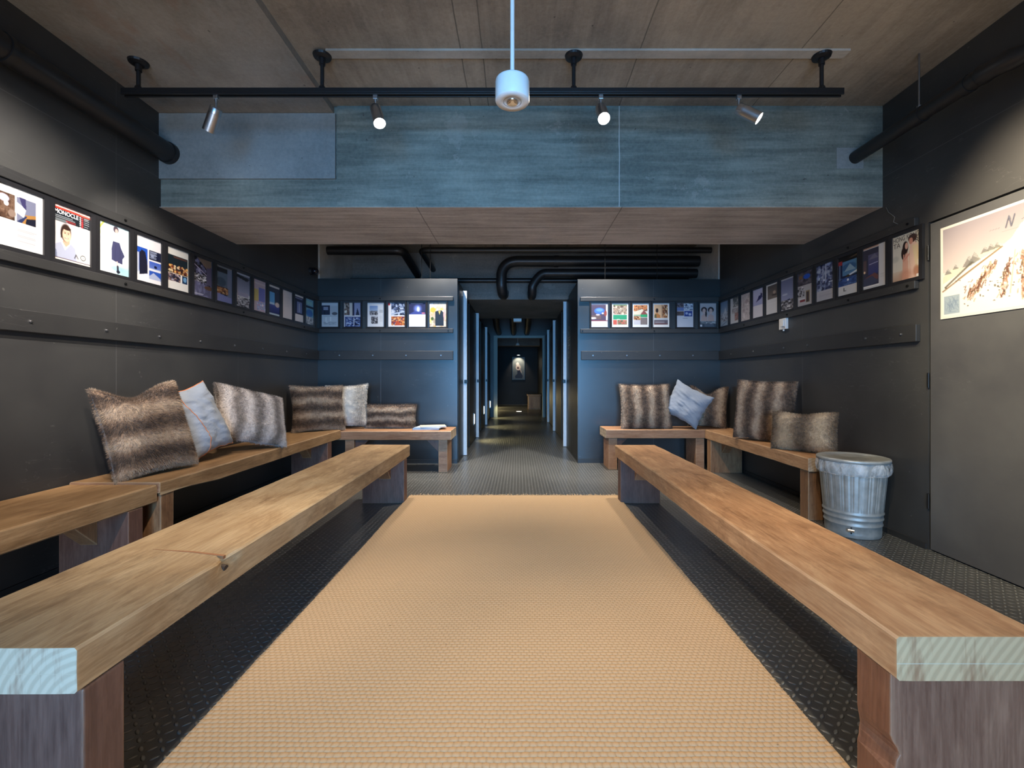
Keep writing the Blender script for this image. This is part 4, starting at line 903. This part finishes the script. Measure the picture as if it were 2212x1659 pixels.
# ------------------------------------------------------------------ rug
random.seed(4)
rm = MB(); nx, ny = 60, 120; X0, X1, Y0, Y1, TZ = -.962, .885, -.2, 4.03, .014
vs = []
for j in range(ny + 1):
    y = Y0 + (Y1 - Y0) * j / ny
    for i in range(nx + 1):
        x = X0 + (X1 - X0) * i / nx
        e = 0
        if i in (0, nx): e = .004 * noise.noise(Vector((y * 14, i, 0))) + .008 * noise.noise(Vector((y * 1.6, i + 3, 0)))
        ey = .006 * noise.noise(Vector((x * 12, 0, 3))) if j == ny else 0
        vs.append((x + e, y + ey, TZ + .0015 * noise.noise(Vector((x * 2, y * 2, 0)))))
fs = [(j * (nx + 1) + i, j * (nx + 1) + i + 1, (j + 1) * (nx + 1) + i + 1, (j + 1) * (nx + 1) + i) for j in range(ny) for i in range(nx)]
rm.add(vs, fs, 0, True)
bd = [i for i in range(nx + 1)] + [(j) * (nx + 1) + nx for j in range(1, ny + 1)] + [ny * (nx + 1) + i for i in range(nx - 1, -1, -1)] + [j * (nx + 1) for j in range(ny - 1, 0, -1)]
bv = [vs[i] for i in bd]; lo = [(v[0], v[1], .001) for v in bv]; nb = len(bv)
rm.add(bv + lo, [(i, (i + 1) % nb, (i + 1) % nb + nb, i + nb) for i in range(nb)])
rug = thing('coir_rug', 'wide woven natural coir runner lying between the two free-standing benches', 'rug', (0, 2, 0))
obj('weave', rm, M['rug'], rug)
fr = MB()
for i in range(900):
    x = random.uniform(X0, X1); p = Vector((x, Y1 - .004, TZ - .002)); d = Vector((random.uniform(-.6, .6), random.uniform(.2, 1), random.uniform(-.15, .35))).normalized() * random.uniform(.012, .035)
    w_ = Vector((.0012, 0, .0006)); fr.add([p - w_, p + w_, p + d * .6 + Vector((random.uniform(-.006, .006), 0, .002)), p + d], [(0, 1, 2), (0, 2, 3)])
for i in range(500):
    s = random.choice((X0, X1)); y = random.uniform(1.0, Y1); sg = 1 if s > 0 else -1
    p = Vector((s, y, TZ - .002)); d = Vector((sg * random.uniform(.2, 1), random.uniform(-.8, .8), random.uniform(-.3, .2))).normalized() * random.uniform(.005, .012)
    w_ = Vector((0, .001, .0005)); fr.add([p - w_, p + w_, p + d], [(0, 1, 2)])
obj('frayed_edge', fr, M['frayed'], rug)['kind'] = 'stuff'

# ------------------------------------------------------------------ cushions
def cushion(label, loc, wd, ht, th, yaw, lean, roll, mat, furred=True, hairs=9000, hl=.016, dip=None, seed=0, wrinkle=.0, name='cushion', ears=.10, group=None, hw=.0013, piping=None, slump=0.0):
    rg = random.Random(seed); N = 36; m = MB()
    Rm = Matrix.Rotation(yaw, 4, 'Z') @ Matrix.Rotation(-lean, 4, 'X') @ Matrix.Rotation(roll, 4, 'Y')
    def P(u, v, s):
        # u,v in -1..1, v=-1 bottom
        x = wd / 2 * u * (1 - ears * (1 - v * v)); z = ht / 2 * v * (1 - ears * (1 - u * u))
        pr = max(0.0, (1 - u ** 4) * (1 - v ** 4)); pw = max(0.0, (1 - u * u) * (1 - v * v))
        t_ = th / 2 * (.55 * pr ** .5 + .45 * pw ** .6)
        q = Vector((u * 1.6 + seed * 3.1, v * 1.6, s * 2.0))
        t_ *= 1 + .16 * noise.noise(q)
        if wrinkle:
            t_ += wrinkle * pr ** .5 * (abs(noise.noise(Vector((u * 1.5 + seed, v * 7 + u * 2.5, s)))) * 2 - .4)
            z += wrinkle * .6 * noise.noise(Vector((u * 4, v * 4, seed))); x += wrinkle * .8 * noise.noise(Vector((u * 3, v * 5, seed + 5)))
        y = s * t_
        if dip:
            u0, dp, wdt = dip; z -= dp * math.exp(-((u - u0) / wdt) ** 2) * max(0, (v + 1) / 2) ** 2.2
        # sag onto the seat
        if v < 0: z += (-v) ** 3 * slump * ht * (1 - u * u) * .5; y *= 1 + .25 * v * v
        return Vector((x, y, z))
    front = [[P(-1 + 2 * i / N, -1 + 2 * j / N, -1) for i in range(N + 1)] for j in range(N + 1)]
    back = [[P(-1 + 2 * i / N, -1 + 2 * j / N, 1) for i in range(N + 1)] for j in range(N + 1)]
    for g, fl in ((front, False), (back, True)):
        vs = [v for r_ in g for v in r_]
        f_ = [(j * (N + 1) + i, j * (N + 1) + i + 1, (j + 1) * (N + 1) + i + 1, (j + 1) * (N + 1) + i) for j in range(N) for i in range(N)]
        m.add(vs, [tuple(reversed(f)) if fl else f for f in f_], 0, True)
    if furred:
        for k in range(hairs):
            s = -1 if rg.random() < .80 else 1
            u, v = rg.uniform(-1, 1), rg.uniform(-1, 1)
            if rg.random() < .22:
                if rg.random() < .5: u = rg.choice((-1, 1)) * (1 - .03 * rg.random())
                else: v = rg.choice((-1, 1)) * (1 - .03 * rg.random())
            p = P(u, v, s); e = .02
            du = P(min(1, u + e), v, s) - P(max(-1, u - e), v, s); dv = P(u, min(1, v + e), s) - P(u, max(-1, v - e), s)
            nn = du.cross(dv); nn = nn.normalized() if nn.length > 1e-9 else Vector((0, -1, 0))
            if s > 0: nn = -nn
            out = Vector((u ** 5, 0, v ** 5)); cl = noise.noise(p * 16 + Vector((seed, 0, 0)))
            comb = Vector((.5 * cl + rg.uniform(-.35, .35), 0, -.75 + rg.uniform(-.3, .3) + cl * .5))
            d = (nn * .75 + out * .9 + comb * .8).normalized() * hl * rg.uniform(.6, 1.25)
            side = d.cross(Vector((rg.uniform(-1, 1), rg.uniform(-1, 1), rg.uniform(-1, 1)))).normalized() * hw
            p = p - nn * .001
            m.add([p - side, p + side, p + d], [(0, 1, 2)], 0, True)
    me = bpy.data.meshes.new(name); me.from_pydata(m.v, [], m.f); me.materials.append(mat)
    me.polygons.foreach_set('use_smooth', m.sm); me.update()
    o = bpy.data.objects.new(name, me); COL.objects.link(o)
    o.matrix_world = Matrix.Translation(loc) @ Rm
    zs_ = [(Rm @ Vector(v)).z for v in m.v[:2 * (N + 1) ** 2]]
    o.location.z = loc[2] - min(zs_)
    if furred: o.location.z -= .002
    tag(o, label, 'cushion', group)
    if piping:
        e = []
        for k in range(4 * N):
            i, q_ = divmod(k, N); w_ = -1 + 2 * q_ / N
            u, v = [(w_, -1), (1, w_), (-w_, 1), (-1, -w_)][i]; e.append(P(u, v, -1))
        e.append(e[0]); pm = MB().tube(e, .0035, 8, caps=False)
        po_ = obj('piping', pm, piping, None); po_.parent = o; po_['label'] = 'orange stitched seam'
        zl = [P(-.45 + .12 * math.sin(k * .25), -1 + 2 * k / 24, -1) + Vector((0, -.002, 0)) for k in range(25)]
        po_ = obj('seam', MB().tube(zl, .0022, 6), piping, None); po_.parent = o; po_['label'] = 'orange stitched seam'
    return o
BR = ((.050, .028, .016), (.20, .125, .078), (.46, .345, .24))
GRY = ((.16, .125, .10), (.36, .30, .26), (.62, .55, .50))
PAL = ((.34, .29, .23), (.56, .50, .42), (.74, .68, .60))
tq = NT('blue_grey_cotton'); wv = tq.noise(300, 3); bg = tq.noise(3, 4)
cot = tq.set(col=tq.ramp(bg, [(.3, (.23, .26, .31)), (.7, (.31, .34, .39))]), rough=.85, spec=.2, sheen=.2, nrm=tq.bump(tq.math('ADD', wv, tq.math('MULTIPLY', tq.noise(11, 4, .6, vec=tq.mapping((1, 1, 3))), 3.0)), .4, .006))
org = plain('orange_thread', (.62, .20, .07), .7)
GC = 'fur and cotton cushions on the wall benches'
cushion('large brown striped fur cushion with a peaked corner, nearest on the left wall bench', (-2.245, 2.745, BH + .012), .49, .56, .20, R(76), R(17), R(-3), fur('fur_a', BR, 2, 5.5, 1.0), hairs=30000, hl=.018, dip=(-.25, .085, .62), seed=1, ears=.07, group=GC, hw=.0012)
cushion('blue-grey cotton cushion with orange seams between two fur cushions, left wall', (-2.235, 3.165, .478), .37, .50, .19, R(78), R(16), R(-15), cot, furred=False, wrinkle=.012, seed=2, group=GC, piping=org)
cushion('grey-brown striped fur cushion slumped over the front of the left bench', (-2.17, 3.69, .478), .56, .48, .22, R(66), R(30), R(17), fur('fur_b', GRY, 0, 6.5, 2.0), hairs=18000, seed=3, group=GC, ears=.06)
cushion('brown horizontally striped fur cushion in the left corner, before a pale one', (-2.20, 4.99, .478), .55, .51, .17, R(38), R(12), R(0), fur('fur_c', BR, 2, 6.5, 3.3), hairs=15000, hl=.018, seed=4, group=GC, hw=.0018)
cushion('pale cream fur cushion standing behind the brown one in the left corner', (-2.02, 5.36, BH), .50, .51, .15, R(2), R(8), R(-3), fur('fur_d', PAL, 0, 4, 4.0), hairs=11000, hl=.014, seed=5, wrinkle=.008, group=GC, hw=.0018)
cushion('small oblong brown fur cushion next to the loose magazines', (-1.505, 5.36, BH), .60, .285, .14, R(0), R(8), R(0), fur('fur_e', BR, 2, 9, 5.6), hairs=10000, seed=6, group=GC, ears=.05, hw=.0018)
cushion('brown vertically striped fur cushion, leftmost on the right partition bench', (1.50, 5.34, BH), .60, .53, .16, R(0), R(10), R(0), fur('fur_f', BR, 0, 6, 6.3), hairs=15000, seed=7, group=GC, ears=.07, hw=.0018)
cushion('light blue-grey cotton cushion tipped over between two fur cushions', (1.97, 5.30, BH + .0), .46, .42, .17, R(-24), R(10), R(28), cot, furred=False, wrinkle=.014, seed=8, group=GC)
cushion('brown fur cushion with dipped top in the right corner', (2.275, 5.43, BH), .42, .50, .13, R(-22), R(10), R(3), fur('fur_g', BR, 0, 5, 7.1), hairs=11000, dip=(-.1, .09, .5), seed=9, group=GC, hw=.0018)
cushion('tall brown fur cushion with bold vertical stripes on the right wall bench', (2.31, 4.26, BH), .53, .56, .18, R(-52), R(6), R(2), fur('fur_h', BR, 0, 6, 8.2), hairs=19000, seed=10, group=GC, ears=.05, hw=.0015)
cushion('small light-brown fur cushion nearest the metal bin', (2.30, 3.66, BH), .48, .31, .17, R(-56), R(10), R(-2), fur('fur_i', ((.11, .065, .032), (.32, .215, .125), (.58, .44, .28)), 0, 4, 9.0), hairs=15000, dip=(0, .02, .5), seed=11, group=GC, ears=.04, hw=.0015)

# loose magazines on the left partition bench
def magazine(loc, rz, w_, d_, h_, cols, label):
    rg = random.Random(len(label)); t = thing('magazine', label, 'magazine', loc, rz, 'loose magazines on the bench', local=True)
    obj('pages', MB().box(-w_ / 2 + .002, w_ / 2 - .002, -d_ / 2 + .002, d_ / 2 - .002, .0006, h_ - .0008), plain('paper', (.62, .64, .66), .7), t)
    obj('cover', MB().box(-w_ / 2, w_ / 2, -d_ / 2, d_ / 2, h_ - .0008, h_).box(-w_ / 2, w_ / 2, -d_ / 2, d_ / 2, 0, .0006).box(-w_ / 2 - .0008, -w_ / 2, -d_ / 2, d_ / 2, 0, h_), plain('cover', cols, .35), t)
magazine((-1.06, 5.27, BH + .002), .1, .30, .23, .014, (.20, .33, .55), 'blue-covered magazine at the bottom of the loose pile')
magazine((-1.03, 5.28, BH + .0165), -.12, .30, .22, .010, (.55, .60, .66), 'pale blue magazine in the middle of the loose pile')
magazine((-.99, 5.29, BH + .027), .25, .29, .21, .010, (.70, .66, .52), 'cream-covered magazine on top of the loose pile')

# ------------------------------------------------------------------ bin
BX, BY = 2.285, 3.10
bn = thing('waste_bin', 'round galvanised metal bin with lid and clear liner at the right wall', 'bin', (BX, BY, 0))
def flute(z, a):
    if .175 < z < .44:
        k = min(1, (z - .175) / .02, (.44 - z) / .02); g = (a * 22 / (2 * PI)) % 1
        return -.0045 * k * (1 if (g < .14 or .26 < g < .40) else 0)
    return 0
prof = [(.0, .004), (.150, .004), (.154, .0), (.158, .004), (.160, .03), (.1605, .075), (.166, .080), (.166, .086), (.162, .092), (.164, .115), (.170, .120), (.170, .126), (.166, .132), (.168, .15), (.173, .155), (.173, .162), (.169, .168)]
for i in range(14): z = .176 + (.44 - .176) * i / 13; prof.append((.169 + (.192 - .169) * (z - .168) / .272, z))
prof += [(.193, .45), (.198, .50), (.199, .505), (.196, .508), (.0, .508)]
obj('body', MB().lathe(prof, BX, BY, 220, flute=flute), M['galv'], bn)
obj('lid', MB().lathe([(.205, .497), (.209, .499), (.210, .512), (.207, .518), (.197, .521), (.192, .519), (.15, .524), (.148, .521), (.10, .526), (.098, .523), (.05, .527), (0, .528)], BX, BY, 96), M['galv'], bn)
def lf(z, a): return .004 * math.sin(a * 9 + z * 30) + .003 * math.sin(a * 23 + 1)
obj('liner', MB().lathe([(.2055, .497), (.209, .48), (.212, .46), (.211, .435), (.206, .418), (.200, .414), (.199, .42)], BX, BY, 128, flute=lf), M['liner'], bn, label='clear crinkled plastic liner')
dv = Vector((-.62, -.78, 0)).normalized(); c = Vector((BX, BY, .058)) + dv * .160; sd = Vector((-dv.y, dv.x, 0))
obj('pedal', MB().tube([c + dv * .02 - sd * -.017, c + dv * .02 - sd * .017], .011, 20).tube([c, c + dv * .02], .005, 12), M['chrome'], bn, label='small chrome fitting')
obj('pedal_slot', MB().tube([c + dv * .003 + Vector((0, 0, .018)), c + dv * .003 - Vector((0, 0, .026))], .004, 8), M['track'], bn)

# ------------------------------------------------------------------ ceiling track and spots
TY, TZ0, TZ1 = 2.63, 2.690, 2.727
def make_track(TY, xs, x0, x1, label, cz):
    tr = thing('lighting_track', label, 'track', ((x0 + x1) / 2, TY, TZ0))
    obj('rail', MB().box(x0, x1, TY - .018, TY + .018, TZ0 + .012, TZ1).box(x0, x1, TY - .018, TY - .008, TZ0, TZ0 + .012).box(x0, x1, TY + .008, TY + .018, TZ0, TZ0 + .012), M['track'], tr, bevel=.0015)
    for x, zc in zip(xs, cz):
        dr = obj('drop_rod', MB().tube([(x, TY, TZ1), (x, TY, TZ1 + .012), (x, TY, TZ1 + .02)], [.02, .018, .012], 16).tube([(x, TY, TZ1 + .01), (x, TY, zc - .04)], .011, 14)
            .tube([(x, TY, zc - .055), (x, TY, zc - .02)], .017, 16), M['track'], tr)
        obj('flange', MB().tube([(x, TY, zc - .02), (x, TY, zc - .012), (x, TY, zc - .0005)], [.028, .048, .052], 24, smooth=False), M['track'], dr)
make_track(TY, (-2.20, -1.135, .323, 1.76), -2.29, 1.88, 'black lighting track hung from the ceiling on four rods', (LZ, CZ - .012, CZ - .012, CZ - .012))
def spot(x, y, d, label, energy, color, angle=60, blend=.6, lit=True, group='track spotlights'):
    d = Vector(d).normalized()
    t = thing('spotlight', label, 'spotlight', (x, y, TZ0 - .10), 0, group)
    obj('mount', MB().box(x - .013, x + .013, y - .010, y + .010, TZ0 - .022, TZ0 + .010), M['silver'], t, bevel=.002)
    j = Vector((x, y, TZ0 - .075))
    obj('stem', MB().tube([(x, y, TZ0 - .021), (x, y, TZ0 - .05), j], [.009, .005, .005], 12), M['silver'], t)
    e = j + d * .135; bk = j - d * .006
    hs = obj('housing', MB().tube([bk, bk + d * .004, j + d * .03], [.028, .032, .032], 32).tube([j + d * .031, e], .033, 32, caps=False).tube([e, e - d * .006], [.033, .029], 32, caps=False).tube([e - d * .006, e - d * .008], [.029, .001], 32, caps=False), M['silver'], t)
    lm = MB().tube([e - d * .0058, e - d * .003], .0288, 28, smooth=False)
    obj('lens', lm, M['lens'] if lit else M['chrome'], hs)
    if lit:
        light('SPOT', 'spot_beam', e + d * .004, e + d, energy, color, spot_size=R(angle), spot_blend=blend, shadow_soft_size=.025)
W1 = (1.0, .86, .70); W2 = (1.0, .80, .57); N1 = (1.0, .90, .80)
spot(-1.75, TY, (-.52, .28, -.80), 'silver track spotlight turned to the left wall, leftmost of four', 60, N1, 70)
spot(-.826, TY, (.30, -.40, -.86), 'silver track spotlight left of the white pendant, lens glowing', 125, W1, 75, .8)
spot(.480, TY, (.02, -.62, -.78), 'silver track spotlight right of the pendant, shining straight at the camera', 130, W2, 80, .8)
spot(1.28, TY, (.70, -.34, -.62), 'silver track spotlight turned to the right wall, rightmost of four', 120, W2, 75, .7)
# second track nearer the entrance, above the photographer; its two bench spots are added fill
make_track(1.25, (-2.0, .2, 1.8), -2.3, 2.1, 'black lighting track above the photographer, out of view', (LZ, CZ, CZ))
for lb_, (x, d, en, c_, an) in zip(('silver spotlight above the photographer turned to the left pictures', 'silver spotlight above the photographer turned to the poster door', 'silver spotlight added out of view as fill over the left bench', 'silver spotlight added out of view as fill over the right bench'), ((-1.45, (-.74, .62, -.62), 330, N1, 62), (1.35, (.80, .42, -.66), 200, (1, .92, .68), 68), (-.9, (-.50, .62, -1), 150, W1, 88), (.75, (.60, .80, -.95), 130, W2, 84))):
    spot(x, 1.25, d, lb_, en, c_, an, .75, group='spotlights above the photographer')

# pendant
PXX, PYY = -.02, 1.6
pd = thing('pendant_sensor', 'white drum-shaped lamp hanging on a thin rod in front of the track', 'lamp', (PXX, PYY, 2.02))
obj('rod', MB().tube([(PXX, PYY, 2.10), (PXX, PYY, CZ - .012)], .0075, 16), M['pendant'], pd)
obj('housing', MB().lathe([(0, 2.103), (.052, 2.103), (.0585, 2.100), (.060, 2.094), (.060, 2.030), (.058, 2.026), (.022, 2.026), (.020, 2.034), (0, 2.036)], PXX, PYY, 64), M['pendant'], pd)
obj('ceiling_rose', MB().lathe([(0, CZ - .02), (.03, CZ - .02), (.035, CZ - .001)], PXX, PYY, 32), M['pendant'], pd)
ln = obj('lens', MB().lathe([(.021, 2.0265), (.0205, 2.023), (.019, 2.0225), (.012, 2.030), (.0, 2.031)], PXX, PYY, 32), M['chrome'], pd)
obj('lettering_ring', MB().lathe([(.0305, 2.0258), (.0315, 2.0255)], PXX, PYY, 40), M['track'], pd)

# ------------------------------------------------------------------ pipes
def arc(p0, pc, p1, n=8):
    return [Vector(p0) * (1 - t) ** 2 + Vector(pc) * 2 * t * (1 - t) + Vector(p1) * t * t for t in [i / n for i in range(n + 1)]]
def pipe(label, path, r, joints=(), cat='pipe'):
    t = thing('black_pipe', label, cat, tuple(path[0]), 0, 'black service pipes')
    obj('tube', MB().tube(path, r, 28), M['pipe'], t)
    for (p, q) in joints: obj('collar', MB().tube([p, q], r * 1.10, 28), M['pipe'], t)
    return t
pipe('thick black pipe running along the top of the left wall into the beam', [(-2.405, YB + .05, 2.585), (-2.405, 1.5, 2.59), (-2.405, 3.128, 2.60)], .066, [((-2.405, 3.10, 2.60), (-2.405, 3.129, 2.60)), ((-2.405, 2.10, 2.592), (-2.405, 2.13, 2.592))])
rp = [(2.325, 3.13, 2.575)] + [(2.325, 2.45, 2.572)] + arc((2.325, 2.30, 2.57), (2.325, 2.08, 2.565), (2.45, 2.03, 2.56)) + [(2.516, 2.02, 2.56)]
rpt = pipe('black pipe by the right wall bending into the wall', rp, .042, [((2.325, 2.60, 2.573), (2.325, 2.66, 2.573)), ((2.325, 2.33, 2.57), (2.325, 2.37, 2.57))])
obj('hanger_rod', MB().tube([(2.325, 2.63, 2.62), (2.325, 2.63, CZ - .001)], .005, 10).tube([(2.325, 2.63, 2.612), (2.325, 2.63, 2.632)], .012, 6, smooth=False), M['steel'], rpt, label='thin steel hanger rod')
obj('sleeve', MB().tube([(2.325, 2.28, 2.57)] + [tuple(v) for v in arc((2.325, 2.27, 2.57), (2.325, 2.08, 2.565), (2.45, 2.03, 2.56))], [.046 + .004 * math.sin(k * 2.1) for k in range(10)], 24), M['pipe'], rpt)
zp = 2.715
pipe('black pipe behind the beam above the left partition, turning away', [(XL + .005, 5.9, zp), (-1.66, 5.9, zp)] + arc((-1.60, 5.9, zp), (-1.50, 5.9, zp), (-1.50, 6.02, zp - .01)) + [(-1.50, 6.79, 2.60)], .055)
lp = pipe('long thin black pipe behind the beam crossing above the corridor', [(2.51, 5.9, 2.72), (-1.15, 5.9, 2.72)] + arc((-1.18, 5.9, 2.72), (-1.27, 5.9, 2.72), (-1.27, 6.02, 2.72)) + [(-1.27, 6.79, 2.68)], .038)
for x in (-1.24, -1.13, 1.12, 1.79): obj('hanger_rod', MB().tube([(x, 5.84, 2.30), (x, 5.84, CZ)], .0035, 8), M['darkbolt'], lp)
pipe('thick black pipe bending down over the corridor, the left one of two', [(2.51, 6.30, 2.68), (.0, 6.30, 2.68)] + arc((-.02, 6.30, 2.68), (-.20, 6.30, 2.67), (-.23, 6.30, 2.50)) + arc((-.23, 6.30, 2.36), (-.22, 6.32, 2.235), (-.21, 6.55, 2.26)) + [(-.21, 6.795, 2.33)], .073, [((.50, 6.30, 2.68), (.56, 6.30, 2.68))])
pipe('black pipe bending down over the corridor, the right one of two', [(2.51, 6.38, 2.53), (.42, 6.38, 2.53)] + arc((.38, 6.38, 2.53), (.30, 6.38, 2.52), (.22, 6.38, 2.38)) + arc((.20, 6.38, 2.34), (.20, 6.40, 2.22), (.20, 6.6, 2.25)) + [(.20, 6.795, 2.33)], .062)
pipe('dark tube standing in for the dark groove above the corridor beam face', [(-2.47, 6.70, 2.50), (2.51, 6.70, 2.50)], .035)  # black tube added so its colour gives the dark groove over the beam face
for (x, lb) in ((-.52, 'left'), (-.12, 'middle'), (.24, 'right')):
    pipe('short black pipe hanging over the far corridor, the %s of three' % lb, [(x, 9.1, 2.60), (x, 10.6, 2.45), (x, 10.9, 2.38), (x, 11.1, 2.32), (x, 12.395, 2.30)], .075)
for (x, y, z0, lb) in ((-.98, 5.5, 2.30, 'a'), (-.86, 5.7, 2.30, 'b')): pass

# ------------------------------------------------------------------ small fittings
cm = thing('security_camera', 'small black dome camera on the left wall above the corner', 'camera', (XL, 5.35, 2.33))
obj('base', MB().tube([(XL + .001, 5.42, 2.335), (XL + .03, 5.42, 2.335)], .045, 28), M['track'], cm)
import bmesh as _bm
dm = MB()
pr = [(.040 * math.sin(PI * k / 12) if k < 12 else .0, -.040 * math.cos(PI * k / 12)) for k in range(13)]
dm.lathe([(r_ + (1e-5 if r_ == 0 else 0), z_ + 2.335) for r_, z_ in pr], XL + .055, 5.42, 28)
obj('dome', dm, M['camera_black'], cm)
sw = thing('wall_switch', 'small white switch box on the right wall below the pictures', 'switch', (XR, 4.28, 1.51))
obj('back_box', MB().box(XR - .028, XR - .0005, 4.225, 4.335, 1.515, 1.62), M['white'], sw, bevel=.004)
obj('button_block', MB().box(XR - .045, XR - .0285, 4.235, 4.285, 1.54, 1.60), M['white'], sw, bevel=.003)
obj('cable_gland', MB().tube([(XR - .014, 4.28, 1.515), (XR - .014, 4.28, 1.500)], .008, 12), M['white'], sw)
tag(obj('access_plate', MB().box(2.20, 2.385, 3.1315, 3.1345, 2.50, 2.645), M['plaster'], bevel=.001), 'pale square plate on the beam where the right pipe enters', 'plate')
pw_ = MB(); pts = [(2.516, 3.10, 2.22), (2.516, 3.08, 2.18), (2.516, 3.03, 2.13), (2.516, 3.04, 2.10), (2.516, 3.00, 2.07)]
tag(obj('loose_wire', pw_.tube(pts, .0025, 8), M['silver']), 'thin pale wire hanging on the right wall above the picture board', 'wire')

# lamps above the partitions, behind the beam
for x, lb in ((-.98, 'downlight above the left partition, hidden behind the beam'), (1.0, 'downlight above the right partition, hidden behind the beam')):
    t = thing('downlight', lb, 'lamp', (x, 5.2, CZ - .05), 0, 'downlights behind the beam')
    obj('housing', MB().tube([(x, 5.2, CZ - .07), (x, 5.2, CZ - .001)], .05, 24), M['track'], t)
    obj('lens', MB().tube([(x, 5.2, CZ - .074), (x, 5.2, CZ - .0705)], .04, 24), M['lens'], t)
    light('SPOT', 'downlight_beam', (x, 5.2, CZ - .08), (x + (.10 if x < 0 else -.1), 5.60, 1.9), 280, (1, .95, .88), spot_size=R(100), spot_blend=.8, shadow_soft_size=.04)

for x, lb in ((-1.3, 'downlight behind the beam over the left bench corner, out of view'), (0.0, 'downlight behind the beam over the corridor mouth, out of view'), (1.4, 'downlight behind the beam over the right bench corner, out of view')):
    t = thing('downlight', lb, 'lamp', (x, 4.5, CZ - .05), 0, 'downlights behind the beam')
    obj('housing', MB().tube([(x, 4.5, CZ - .07), (x, 4.5, CZ - .001)], .05, 24), M['track'], t)
    obj('lens', MB().tube([(x, 4.5, CZ - .074), (x, 4.5, CZ - .0705)], .04, 24), M['lens'], t)
    light('SPOT', 'downlight_beam', (x, 4.5, CZ - .08), (x * 1.15, 4.85, 0), 150 if x else 220, (1, .88, .74), spot_size=R(105), spot_blend=.9, shadow_soft_size=.04)
# corridor lights
for i, (y, lb) in enumerate(((7.67, 'nearest'), (9.87, 'middle'), (12.1, 'farthest'))):
    t = thing('step_light', 'glowing warm step light low on the left corridor wall, the %s of three' % lb, 'light', (-.75, y, .28), 0, 'corridor step lights')
    xs_ = -.744 if i == 0 or i == 1 else -.759
    obj('plate', MB().box(-.7595, -.738, y - .045, y + .045, .27, .47), M['silver'], t, bevel=.002)
    obj('lens', MB().box(-.738, -.735, y - .04, y + .04, .29, .45), M['steplens'], t)
    light('SPOT', 'step_glow', (-.715, y, .40), (-.25, y, 0), 26, (1, .84, .42), spot_size=R(110), spot_blend=.9, shadow_soft_size=.03)
for y in (15.0, 16.5):
    light('AREA', 'step_glow', (-.90, y, .4), (0.2, y, 0), 8, (1, .8, .4), shape='RECTANGLE', size=.12, size_y=.1)
t = thing('floor_light', 'small round light set in the far corridor floor', 'light', (.03, 14.5, 0))
obj('bezel', MB().lathe([(.07, .001), (.09, .004), (.10, .001)], .03, 14.5, 32), M['silver'], t); obj('lens', MB().lathe([(0, .0045), (.085, .0045)], .03, 14.5, 32), M['floorlens'], t)
t = thing('ceiling_fitting', 'white rectangular fitting under the corridor beam edge', 'fitting', (-.01, 9.05, 2.17))
obj('housing', MB().box(-.09, .07, 8.955, 9.09, 2.175, 2.25), M['white'], t, bevel=.01)
obj('bracket', MB().box(-.05, .03, 8.955, 9.0, 2.25, 2.33), M['white'], t)
t = thing('hanging_lamp', 'small pale lamp hanging in the far end of the corridor', 'lamp', (-.01, 14.6, 2.12))
obj('shade', MB().lathe([(0, 2.20), (.04, 2.20), (.07, 2.12), (.0, 2.12)], -.01, 14.6, 24), M['white'], t); obj('rod', MB().tube([(-.01, 14.6, 2.2), (-.01, 14.6, CZ)], .006, 8), M['white'], t)
# picture at the end wall
t = thing('framed_artwork', 'tall lit picture of pale seated figure on the far end wall', 'picture', (.02, 18.497, 1.02), 0, local=True)
me = page_mesh('print', paint('buddha', Cv(40, 72), 0), .49, .90); pg = bpy.data.objects.new('print', me); COL.objects.link(pg); pg.parent = t; pg.location = (0, -.026, 0)
obj('frame', MB().box(-.255, .255, -.025, -.001, -.01, .91), M['frame'], t)
pl = thing('picture_light', 'tiny picture lamp above the far end wall picture', 'lamp', (.02, 18.49, 2.0))
obj('arm', MB().tube([(.02, 18.498, 1.99), (.02, 18.34, 2.0)], .008, 8), M['silver'], pl); obj('shade', MB().tube([(-.06, 18.34, 2.0), (.10, 18.34, 2.0)], .018, 12), M['silver'], pl)
light('SPOT', 'picture_beam', (.02, 18.2, 2.05), (.02, 18.47, 1.5), 30, (1, .93, .82), spot_size=R(80), spot_blend=.6, shadow_soft_size=.03)
# wooden cabinet far down the corridor
t = thing('wooden_box_seat', 'small orange-brown wooden box seat at the far end of the corridor', 'box', (.55, 15.4, 0))
obj('carcass', MB().box(.34, .78, 15.42, 15.85, 0, .46), M['box_wood'], t, bevel=.006); obj('lid', MB().box(.31, .79, 15.38, 15.88, .461, .52), M['box_wood'], t, bevel=.008)
obj('front_board', MB().box(.36, .76, 15.405, 15.4195, .04, .44), M['box_wood'], t, bevel=.003)

for o in list(bpy.data.objects):
    if '_o' in o: del o['_o']
